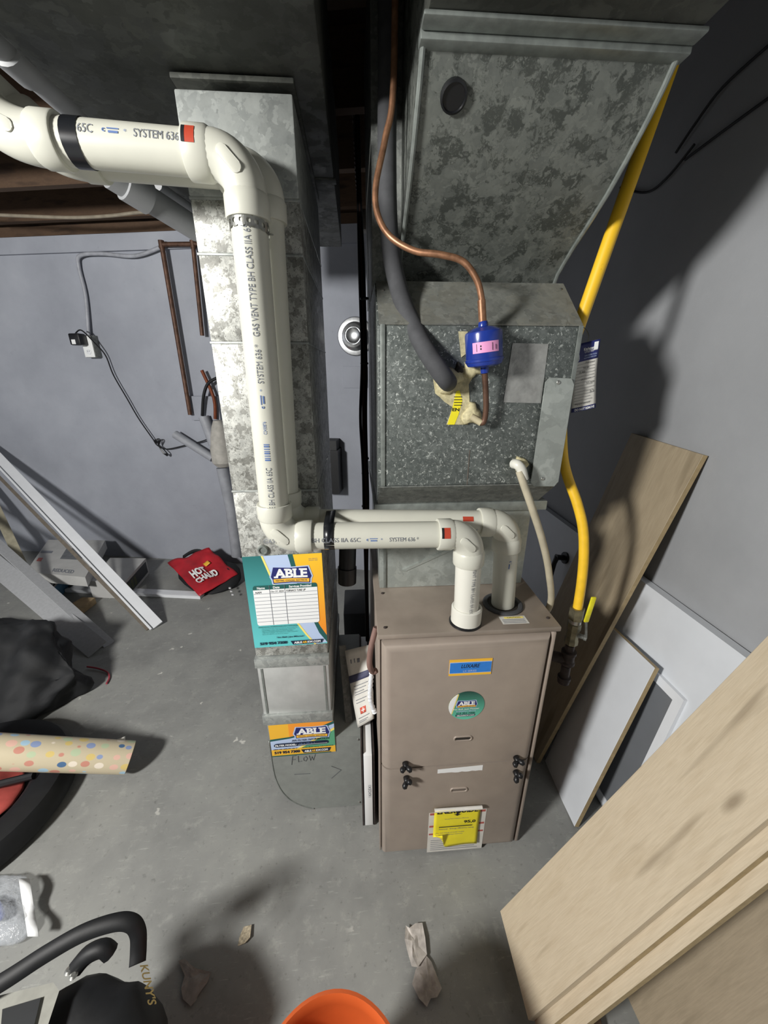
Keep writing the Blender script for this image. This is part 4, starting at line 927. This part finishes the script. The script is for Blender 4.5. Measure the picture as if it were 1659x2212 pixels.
# white door lying on its long side against the wall
dp = V((.826, .42, .004)); dlean = (V((.913, 0, .795))-V((.826, 0, .004))).normalized(); dnrm = dlean.cross(Y).normalized()
if dnrm.x > 0: dnrm = -dnrm
wd = thing('spare_door', 'white door stored sideways along right wall with grey pane', 'door', dp)
def dpt(y, h, d=0): return V((.826, y, .004))+dlean*h+dnrm*d
def dblock(name, y0, y1, h0, h1, d0, d1, mat, parent): return prism(name, [dpt(y0, h0), dpt(y1, h0), dpt(y1, h1), dpt(y0, h1)], dnrm, d0, d1, mat, parent)
dblock('slab', .53, 1.95, 0, .795, -.032, 0, M_BOARDW, wd)
q1 = ap(1460, 1512, dpt(0, 0), dnrm); hy = (q1-dpt(q1.y, 0)).dot(dlean)
pn = dblock('pane', q1.y, 1.30, .05, hy, .004, .008, M_PANE, wd)
for nm, y0, y1, h0, h1 in (('pane_frame', q1.y-.028, 1.33, hy, hy+.028), ('pane_frame', q1.y-.028, q1.y, .022, hy), ('pane_frame', q1.y-.028, 1.33, .022, .05), ('pane_frame', 1.30, 1.33, .05, hy)):
    dblock(nm, y0, y1, h0, h1, .0005, .011, M_TRIMW, wd)
hk = ap(1222, 1205, dpt(0, 0), dnrm)
lathe('rosette', [(.026, 0), (.026, .008), (.012, .010), (.012, .04), (.014, .045)], hk, dnrm, M_BLACK, wd, 18)
tube('lever', [hk+dnrm*.040, hk+dnrm*.045-dlean*.03, hk+dnrm*.043-dlean*.10], [.011, .010, .009], M_BLACK, wd, 10)
# stack of pale boards leaning low in the foreground
def lean_stack(n, p0, p1, wdir, wid, step, mat, lab, group, shift=V((0, 0, 0))):
    ld = (p1-p0); L = ld.length; nn = ld.normalized().cross(V(wdir)).normalized()
    if nn.z < 0: nn = -nn
    for k in range(n):
        y = V(wdir).normalized()
        q = p0-nn*(.0175*k)+y*(step*k)+V(shift)*k
        x = ld.normalized(); z = x.cross(y)
        b = board('shelf_board', q if z.dot(nn) < 0 else q-nn*.016, x, L, y, wid, .016, mat, None, .0008, M_EDGE if k else M_LAMP)
        tag(b, lab[k], 'board', group)
pA = az(1080, 1968, .056); pB = ay(1659, 1372, pA.y-.004)
pB = pA+(pB-pA).normalized()*1.21
lean_stack(3, pA, pB, V((-.012, -1, 0)), .188, .021, M_LAMP, ('top board of the pale oak stack leaning in front', 'middle board of the pale oak stack leaning in front', 'bottom board of the pale oak stack leaning in front'), 'pale boards leaning in front')
pC = az(1330, 2098, .03); pD = ay(1690, 1775, pC.y)
pD = pC+(pD-pC).normalized()*1.05
lean_stack(2, pC, pD, V((.05, -1, 0)), .235, .035, M_LAMD, ('upper greyish oak board leaning under the pale stack', 'lower greyish oak board leaning under the pale stack'), 'greyish boards under the pale stack')
sc1 = az(1290, 2200, .01)
oc = board('wood_offcut', V((sc1.x-.02, sc1.y-.10, .001)), V((.25, 1, 0)), .16, V((-1, .25, 0)), .05, .02, M_JOIST); tag(oc, 'dark brown wood offcut on floor beneath leaning boards', 'offcut')
ctool = thing('small_clamp', 'black and brown hand tool lying on floor under the boards', 'tool', az(1265, 2205, 0))
tube('handle', [az(1262, 2230, .012), az(1272, 2178, .012)], .010, M_CARD, ctool, 10); tube('jaw', [az(1275, 2185, .012), az(1282, 2215, .012), az(1300, 2225, .012)], .006, M_BLACK, ctool, 8, 4)

# ================================================================== things along the left wall
def strip(name, p0, p1, wid, th, mat, parent=None, roll=0.0, side=1):
    x = (p1-p0).normalized(); view = (CP-(p0+p1)/2); y = x.cross(view).normalized()
    if y.z < 0: y = -y
    y = Matrix.Rotation(roll, 3, x) @ y
    return board(name, p0, x, (p1-p0).length, y, wid, th, mat, parent, .001)
def to_wall(p0, p1, off=.04):
    d = p1-p0; return p0+d*((WP0+WN*off-p0).dot(WN)/d.dot(WN))
wt = thing('crown_moulding', 'long white moulding leaning across the left corner with one end on floor', 'moulding', az(340, 1362, 0))
m0 = az(327, 1361, .004); m1 = wp(-70, 938, .05)
strip('face', m0, m1, .070, .011, M_TRIMW, wt)
strip('bead', m0+V((.0, -.012, .010)), m1+V((0, -.012, .010)), .012, .010, M_TRIMW, wt)
strip('shaded_raw_edge', az(316, 1362, .004), wp(-85, 950, .05), .020, .010, plain('shaded_raw_moulding', '#6f675c', .8), wt)  # unpainted edge, with the shade of the reveal put into its colour
q0 = az(141, 1280, .0); q1_ = az(433, 1295, .0)
ft = thing('floor_trim', 'white trim strip lying flat on floor under the red bag', 'trim', (q0+q1_)/2)
tdir = (q1_-q0)
board('strip', q0+Z*.001, tdir, tdir.length, V((.1, 1, 0)), .075, .012, M_TRIMW, ft); board('ridge', q0+Z*.0135, tdir, tdir.length, V((.1, 1, 0)), .025, .010, M_TRIMW, ft)
gc = thing('grey_channel', 'wide pale grey metal channel leaning left of the black bag', 'channel', az(215, 1412, 0))
c0 = az(190, 1420, .004); c1 = to_wall(c0, ay(-80, 1190, 2.45), .07)
strip('web', c0, c1, .105, .006, M_TRIMG, gc); f0_ = az(222, 1402, .004)+V((0, .012, .0)); cu_ = strip('flange', f0_, to_wall(f0_, ay(-60, 1140, 2.47), .07), .062, .006, M_TRIMG, gc, .5)
sf = strip('frame_slat', az(58, 1268, .004), wp(-62, 1008, .05), .055, .03, plain('beige_slat', '#a59f8a', .6), None); tag(sf, 'beige wooden slat standing at far left edge behind the grey channel', 'slat')
def slab(name, top, z0, z1, mat, parent=None): return hull(name, [V((p.x, p.y, z)) for p in top for z in (z0, z1)], mat, parent, smooth=False)
# cartons by the wall
t1 = [az(x, y, .20) for x, y in ((104, 1166), (227, 1167), (184, 1247), (56, 1235))]
b1 = thing('printed_carton', 'flat white printed carton on top of boxes near back wall', 'box', (t1[0]+t1[2])/2*1.0-Z*.07)
slab('carton', t1, .132, .20, M_BOXW, b1)
def onq(q, u, v): return (q[3]*(1-u)+q[2]*u)*(1-v)+(q[0]*(1-u)+q[1]*u)*v
def qpatch(name, q, u0, v0, u1, v1, m, parent, d=.0008): return prism(name, [onq(q, u0, v0), onq(q, u1, v0), onq(q, u1, v1), onq(q, u0, v1)], Z, d, d+.0004, m, parent)
qpatch('print_area', t1, .42, .40, .78, .72, plain('grey_print', '#6c6f73', .6), b1); qpatch('print_area', t1, .05, .30, .13, .40, M_REDD, b1); qpatch('print_area', t1, .02, .55, .22, .62, M_INKG, b1)
text('REDUCED', onq(t1, .42, .06), (t1[2]-t1[3]), (t1[0]-t1[3]), 0, 0, .16, .05, M_INKG, b1, .0013, .03)
t2 = [az(x, y, .128) for x, y in ((238, 1205), (315, 1206), (268, 1258), (190, 1255))]
b2 = thing('white_carton', 'white carton with dark printed side at right of box pile', 'box', (t2[0]+t2[2])/2-Z*.12)
slab('carton', t2, .002, .128, M_BOXW, b2)
e0 = t2[2]; e1_ = t2[1]; sd_ = (e1_-e0); sn = Z.cross(sd_).normalized()
if sn.dot(CP-e0) < 0: sn = -sn
prism('side_print', [e0+sd_*.05-Z*.105, e0+sd_*.95-Z*.105, e0+sd_*.95-Z*.02, e0+sd_*.05-Z*.02], sn, .0008, .0014, plain('dark_slate_print', '#363c40', .6), b2)
for k in range(3): prism('side_print', [e0+sd_*(.08+.13*k)-Z*.095, e0+sd_*(.17+.13*k)-Z*.095, e0+sd_*(.17+.13*k)-Z*.03, e0+sd_*(.08+.13*k)-Z*.03], sn, .0016, .0022, plain('olive_print', '#4a5138', .6), b2)
t3 = [az(x, y, .060) for x, y in ((128, 1247), (146, 1247), (112, 1294), (94, 1280))]
b3 = thing('blue_carton', 'small blue and white carton in front of the printed carton', 'box', (t3[0]+t3[2])/2-Z*.06)
slab('carton', t3, .002, .060, plain('carton_blue', '#5f92b8', .5), b3); qpatch('print_area', t3, -.02, .0, .5, 1.0, M_BOXW, b3)
for k in range(3): qpatch('print_mark', t3, .15, .2+.25*k, .32, .32+.25*k, M_INK, b3, .0014)
t4 = [az(x, y, .045) for x, y in ((178, 1290), (205, 1291), (152, 1331), (130, 1318))]
b4 = hull('cardboard_flat', [V((p.x, p.y, z)) for p in t4 for z in (.002, .045)], M_CARD, None, smooth=False); tag(b4, 'low brown cardboard piece on floor beside grey channel', 'cardboard')
t5 = [az(x, y, .13) for x, y in ((95, 1210), (205, 1212), (176, 1230), (74, 1225))]
b5 = hull('dark_carton', [V((p.x, p.y, z)) for p in t5 for z in (.002, .130)], plain('dark_carton_card', '#6b6866', .7), None, smooth=False); tag(b5, 'dull grey carton at the bottom under the printed carton', 'box')
# red and black insulated bag slumped against the wall
rb = thing('insulated_bag', 'crumpled red and black insulated bag on floor by back wall', 'bag', az(440, 1262, 0))
rA, rB, rC, rD = ay(362, 1216, 2.66), az(431, 1288, .03), ay(514, 1240, 2.46), ay(452, 1184, 2.66)
fr = bil(rA, rB, rC, rD)
def redf(u, v):
    p = fr(u, v); b = .10*4*u*(1-u)*v*(1-v)*0
    return p+V((0, 0, .020*noise.noise(V((u*4, v*4, 1)))+.012*math.sin(v*9+u*3)*(1-u)))
rs = sheet('red_panel', redf, 16, 16, M_REDF, rb, .004)
hull('black_side', [rB-Z*.020, rC-Z*.030, rA-Z*.07, rD-Z*.08, az(436, 1293, .002), az(520, 1270, .004), ay(526, 1215, 2.52), V((rC.x+.02, rC.y+.05, .004)), V((rA.x, rA.y, .004)), V((rD.x, rD.y, .004)), ay(478, 1200, 2.68)-Z*.03], M_BLKF, rb, 3, .006, 9, 2)
ud = (rC-rB).normalized(); vd = (fr(.2, .5)-fr(.85, .5)).normalized()
def on_red(s, u0, v0, u1, v1, m, bold, warp=True):
    vs, fs = text_data(s, bold); out = []
    for a, b in vs:
        v = v0+(v1-v0)*a; u = u0+(u1-u0)*b; out.append(V(redf(u, v))+V((-.004, -.012, .016)))
    return mk('lettering', out, fs, m, rs)
on_red('HOT', .62, .22, .44, .56, M_WHITE, .05); on_red('CHAUD', .80, .20, .64, .70, M_WHITE, .05)
sheet('yellow_spot', lambda u, v: V(redf(.47-.10*v, .62+.12*u))+V((-.004, -.012, .016)), 3, 3, M_GOLD, rs, .001)
sheet('bag_handle', lambda u, v: ay(395+60*u, 1208-14*math.sin(u*3.1)-8*v, 2.70), 10, 2, M_BLKF, rb, .006)
for k in range(3): sheet('care_print', lambda u, v: az(494+3*k+5*u, 1268+7*k+4*v, .052), 1, 1, M_WHITE, rb, .0008)
# heap of black fabric bag
bb = hull('black_cloth_bag', [az(200, 1487, .005), az(120, 1530, .005), az(30, 1575, .005), az(-160, 1590, .005), az(-260, 1480, .005), az(150, 1425, .01), az(20, 1400, .01), ay(96, 1338, 1.72), ay(108, 1343, 1.66), ay(60, 1360, 1.60), ay(-60, 1355, 1.62), ay(-180, 1370, 1.6), ay(150, 1425, 1.50), ay(120, 1470, 1.42), ay(0, 1480, 1.38), ay(178, 1462, 1.46)], M_BLKF, None, 8, .05, 8, 4)
tag(bb, 'heap of black fabric bag on floor before the grey channel', 'bag')
wtube = thing('white_tube_frame', 'white plastic tube frame poking out behind the black bag', 'frame', ay(20, 1360, 1.95))
tube('rail', [ay(-60, 1338, 1.95), ay(5, 1343, 1.95), ay(30, 1355, 1.93), ay(62, 1375, 1.9)], .014, M_PVCW, wtube, 12, 5); tube('rail', [ay(-40, 1362, 1.93), ay(20, 1352, 1.97), ay(45, 1360, 1.96), ay(80, 1378, 1.92)], .011, M_PVCG, wtube, 12, 5)
rc = tube('red_cord', [az(188, 1440, .012), az(212, 1444, .010), az(232, 1452, .008), az(236, 1464, .006), az(230, 1477, .006)], .004, plain('red_cord_rubber', '#a33a48', .5), None, 8, 6); tag(rc, 'thin red cord curling out of black bag onto floor', 'cord')
# roll of wrapping paper
t = NT('heart_paper'); co = t.coord((1, 1, 1), 'UV'); v = t.n('ShaderNodeTexVoronoi', Scale=1.0, Randomness=.45); t.l(co, v.inputs['Vector'])
hs = t.n('ShaderNodeSeparateColor'); t.l(v.outputs['Color'], hs.inputs[0])
cr = t.n('ShaderNodeValToRGB'); t.l(hs.outputs[0], cr.inputs[0]); cr.color_ramp.interpolation = 'CONSTANT'
E_ = cr.color_ramp.elements
cols = ['#4f7096', '#e3b9a8', '#d9c27a', '#a9c9dc', '#eadfce', '#c98d7c', '#b9c8a6', '#8f9fc4']
while len(E_) < 8: E_.new(.5)
for i, cc_ in enumerate(cols): E_[i].position = i/8; E_[i].color = lin(cc_)
msk = t.ramp(v.outputs['Distance'], [(.36, 1.), (.40, 0.)])
t.color(t.mix(msk, '#cbbfa3', cr.outputs[0])); t.b.inputs['Roughness'].default_value = .4; M_WRAP = t.m
wr_ = thing('wrapping_paper_roll', 'roll of beige wrapping paper with coloured hearts lying on floor', 'roll', az(200, 1660, 0))
ra = az(281, 1636, .060); rb_ = az(-260, 1612, .36); n_ = 40; r_ = .055; axr = (rb_-ra).normalized(); pa_ = axr.orthogonal().normalized(); pb_ = axr.cross(pa_)
bm = bmesh.new(); uvl = bm.loops.layers.uv.new('UVMap'); Lr = (rb_-ra).length; rings = []
for i in range(2): rings.append([bm.verts.new((ra if i == 0 else rb_)+(pa_*math.cos(2*PI*k/n_)+pb_*math.sin(2*PI*k/n_))*r_) for k in range(n_)])
for k in range(n_):
    f = bm.faces.new((rings[0][k], rings[0][(k+1) % n_], rings[1][(k+1) % n_], rings[1][k]))
    for lp, (uu, vv) in zip(f.loops, ((0, k), (0, k+1), (1, k+1), (1, k))): lp[uvl].uv = (uu*Lr/.040, vv/n_*2*PI*r_/.030)
from_bm('paper', bm, M_WRAP, wr_, True)
tube('core', [ra-axr*.002, ra+axr*Lr*.3], .052, M_CARD, wr_, 24)
sheet('loose_end', bil(az(218, 1606, .10), az(270, 1624, .08), az(271, 1590, .10), az(255, 1597, .11)), 4, 4, M_PAPER, wr_, .0008)
# round black tote with red lining
cT = az(-85, 1760, 0); RT_ = (az(150, 1718, 0)-cT).length
tt = thing('round_tote', 'round black open tote bag with red lining at left edge', 'bag', cT)
lathe('shell', [(RT_-.03, .002), (RT_, .02), (RT_, .055), (RT_-.02, .085), (RT_-.06, .095), (RT_-.10, .085), (RT_-.125, .06), (RT_-.14, .025), (.01, .022)], cT, Z, M_BLKN, tt, 48, False)
hull('red_lining', [cT+V(((RT_-.15)*math.cos(a)*s, (RT_-.15)*math.sin(a)*s, z)) for a in [k*PI/8 for k in range(16)] for s, z in ((1, .027), (1, .045), (.6, .07))], plain('red_lining_cloth', '#a8473f', .7, 0, .2, 12), tt, 3, .02, 9, 5)
tube('strap', [cT+V((-.12, -.02, .07)), cT+V((.0, .0, .085)), cT+V((.09, .03, .085)), cT+V((RT_-.10, .05, .10))], .012, M_BLKN, tt, 8, 5)
# clear zip bag with something blue inside
t = NT('clear_plastic'); t.b.inputs['Base Color'].default_value = lin('#dfe5ec'); t.b.inputs['Roughness'].default_value = .08; t.b.inputs['Alpha'].default_value = .30; t.b.inputs['Specular IOR Level'].default_value = 1.0; t.bump(t.noise(t.coord(), 45, 4), .9, .01); M_CLEAR = t.m
zb = thing('zip_bag', 'clear plastic zip bag holding a blue item at left edge', 'bag', az(20, 1960, 0))
hull('pouch', [az(x, y, z) for x, y in ((48, 1890), (66, 1930), (78, 2000), (45, 2035), (-40, 2060), (-110, 1960), (-40, 1890)) for z in (.003, .03)]+[az(10, 1960, .06), az(-40, 1970, .06)], M_CLEAR, zb, 4, .012, 22, 6)
hull('blue_item', [az(x, y, z) for x, y in ((-30, 1930), (12, 1945), (15, 1995), (-40, 2000)) for z in (.008, .038)], M_BLUE, zb, 2, .004, 20)
sheet('zip_strip', lambda u, v: az(40+20*u+24*v, 1898+125*u, .042+.010*math.sin(u*9)), 10, 2, M_WHITE, zb, .002)
# black tool bag with strap at the lower left
tbg = thing('tool_bag', 'black shoulder tool bag with gold lettering at lower left', 'bag', V((-.60, .25, 0)))
top = [az(x, y, .28) for x, y in ((125, 2110), (238, 2072), (312, 2078), (333, 2180), (345, 2330), (40, 2420), (60, 2200))]
hull('body', top+[V((p.x*.97-.01, p.y, .004)) for p in top]+[V((p.x*1.02, p.y, .15)) for p in top], M_BLKN, tbg, 3, .008, 10, 1)
tube('carry_knob', [az(165, 2090, .29), az(190, 2062, .31), az(222, 2048, .315), az(238, 2058, .30)], .016, M_BLKN, tbg, 10, 4)
def ribbon(name, pts, wid, mat, parent, n=8, th=.003):
    path = smoothpath(pts, n); N_ = len(path)-1
    def fn(u, v):
        i = min(int(u*N_+.5), N_); p = path[i]; tg_ = (path[min(i+1, N_)]-path[max(i-1, 0)]).normalized(); w = tg_.cross((CP-p).normalized()).normalized()
        return p+w*wid*(v-.5)
    return sheet(name, fn, N_, 2, mat, parent, th)
ribbon('shoulder_strap', [az(-60, 2160, .33), az(20, 2112, .34), az(100, 2060, .35), az(180, 2015, .36), az(250, 1992, .36), az(284, 1994, .35), az(298, 2015, .33), az(299, 2050, .305), az(297, 2082, .288)], .030, M_BLKN, tbg)
gp = plain('dull_gold_print', '#6e5d34', .5, .3, .15, 90)
og = az(302, 2086, .294); ug = az(320, 2172, .294)-og
text("KUNY'S", og, ug, X, 0, 0, ug.length, .017, gp, tbg, .001, .02)
hull('white_insert', [az(x, y, z) for x, y in ((0, 2150), (115, 2122), (128, 2140), (95, 2240), (-20, 2260)) for z in (.29, .305)], plain('pale_plastic', '#9c9c94', .5, 0, .1), tbg, smooth=False)
hull('insert_window', [az(x, y, z) for x, y in ((5, 2180), (88, 2155), (70, 2230), (0, 2240)) for z in (.306, .310)], M_DARK, tbg, smooth=False)
for p in ((160, 2108), (150, 2098)): lathe('buckle', [(.006, 0), (.008, .003), (.004, .006)], az(*p, .297), Z, M_STEEL, tbg, 10)
# orange bucket
fr_ = az(720, 2143, .36); BR = .128; bc = V((fr_.x, fr_.y-BR, 0))
bu = thing('bucket', 'bright orange plastic bucket standing at bottom of view', 'bucket', bc)
lathe('pail', [(.105, .002), (.110, .003), (BR-.002, .345), (BR+.004, .348), (BR+.004, .360), (BR-.002, .362), (BR-.006, .355), (BR-.008, .34), (.104, .010), (.0005, .008)], bc, Z, M_ORB, bu, 56, False)
for k in range(2): lathe('rib', [(BR-.004, .30-.03*k), (BR+.008-.001*k, .302-.03*k), (BR+.008-.001*k, .306-.03*k), (BR-.004, .308-.03*k)], bc, Z, M_ORB, bu, 48, False)
bm = bmesh.new(); tube_bm(bm, [bc+V((BR*1.08*math.cos(a), -.02-.16*math.sin(a)*.6, .31-.12*math.sin(a))) for a in [PI*k/16 for k in range(17)]], .003, 8); from_bm('bail', bm, M_STEEL, bu, True)
# paper scraps on the floor
def scrap(name, px, lab, h=.012, seed=1, mat=None):
    P = [az(x, y, .002) for x, y in px]; c = sum(P, V())/len(P); bm = bmesh.new(); n = len(P)
    rings = []
    for s in (1, .66, .33):
        rg = []
        for p in P:
            q = c+(p-c)*s; q = q+Z*(h*(.35+.9*abs(noise.noise(q*28+V((seed, 0, 0)))))); rg.append(bm.verts.new(q))
        rings.append(rg)
    cv = bm.verts.new(c+Z*h*.6)
    for a, b in zip(rings[:-1], rings[1:]):
        for k in range(n): bm.faces.new((a[k], a[(k+1) % n], b[(k+1) % n], b[k]))
    for k in range(n): bm.faces.new((rings[-1][k], rings[-1][(k+1) % n], cv))
    o = from_bm(name, bm, mat or M_PAPERG, None); m = o.modifiers.new('thickness', 'SOLIDIFY'); m.thickness = .0012; tag(o, lab, 'paper'); return o
scrap('paper_scrap', [(386, 2078), (400, 2074), (412, 2086), (424, 2095), (440, 2098), (457, 2102), (448, 2125), (430, 2150), (413, 2176), (396, 2160), (392, 2138), (400, 2110)], 'grey torn paper scrap on floor beside the tool bag', .010, 1, plain('paper_scrap_grey', '#8d8680', .8, 0, .15, 50))
scrap('cardboard_scrap', [(527, 2004), (544, 2000), (541, 2028), (530, 2040), (514, 2046), (518, 2025)], 'small tan and white cardboard chip on the bare floor', .008, 2, plain('tan_chip', '#b0a48c', .8, 0, .3, 160))
scrap('paper_strip', [(876, 2004), (884, 2010), (897, 1998), (912, 1997), (918, 2030), (922, 2066), (902, 2096), (889, 2094), (880, 2060), (874, 2035)], 'pale crumpled paper strip right of bucket, far half', .022, 3)
scrap('paper_strip', [(921, 2068), (932, 2080), (954, 2138), (944, 2158), (930, 2160), (922, 2178), (905, 2160), (890, 2130), (898, 2096)], 'greyer crumpled paper strip right of bucket, near half', .014, 4, plain('paper_scrap_dull', '#a39b94', .8, 0, .2, 50))
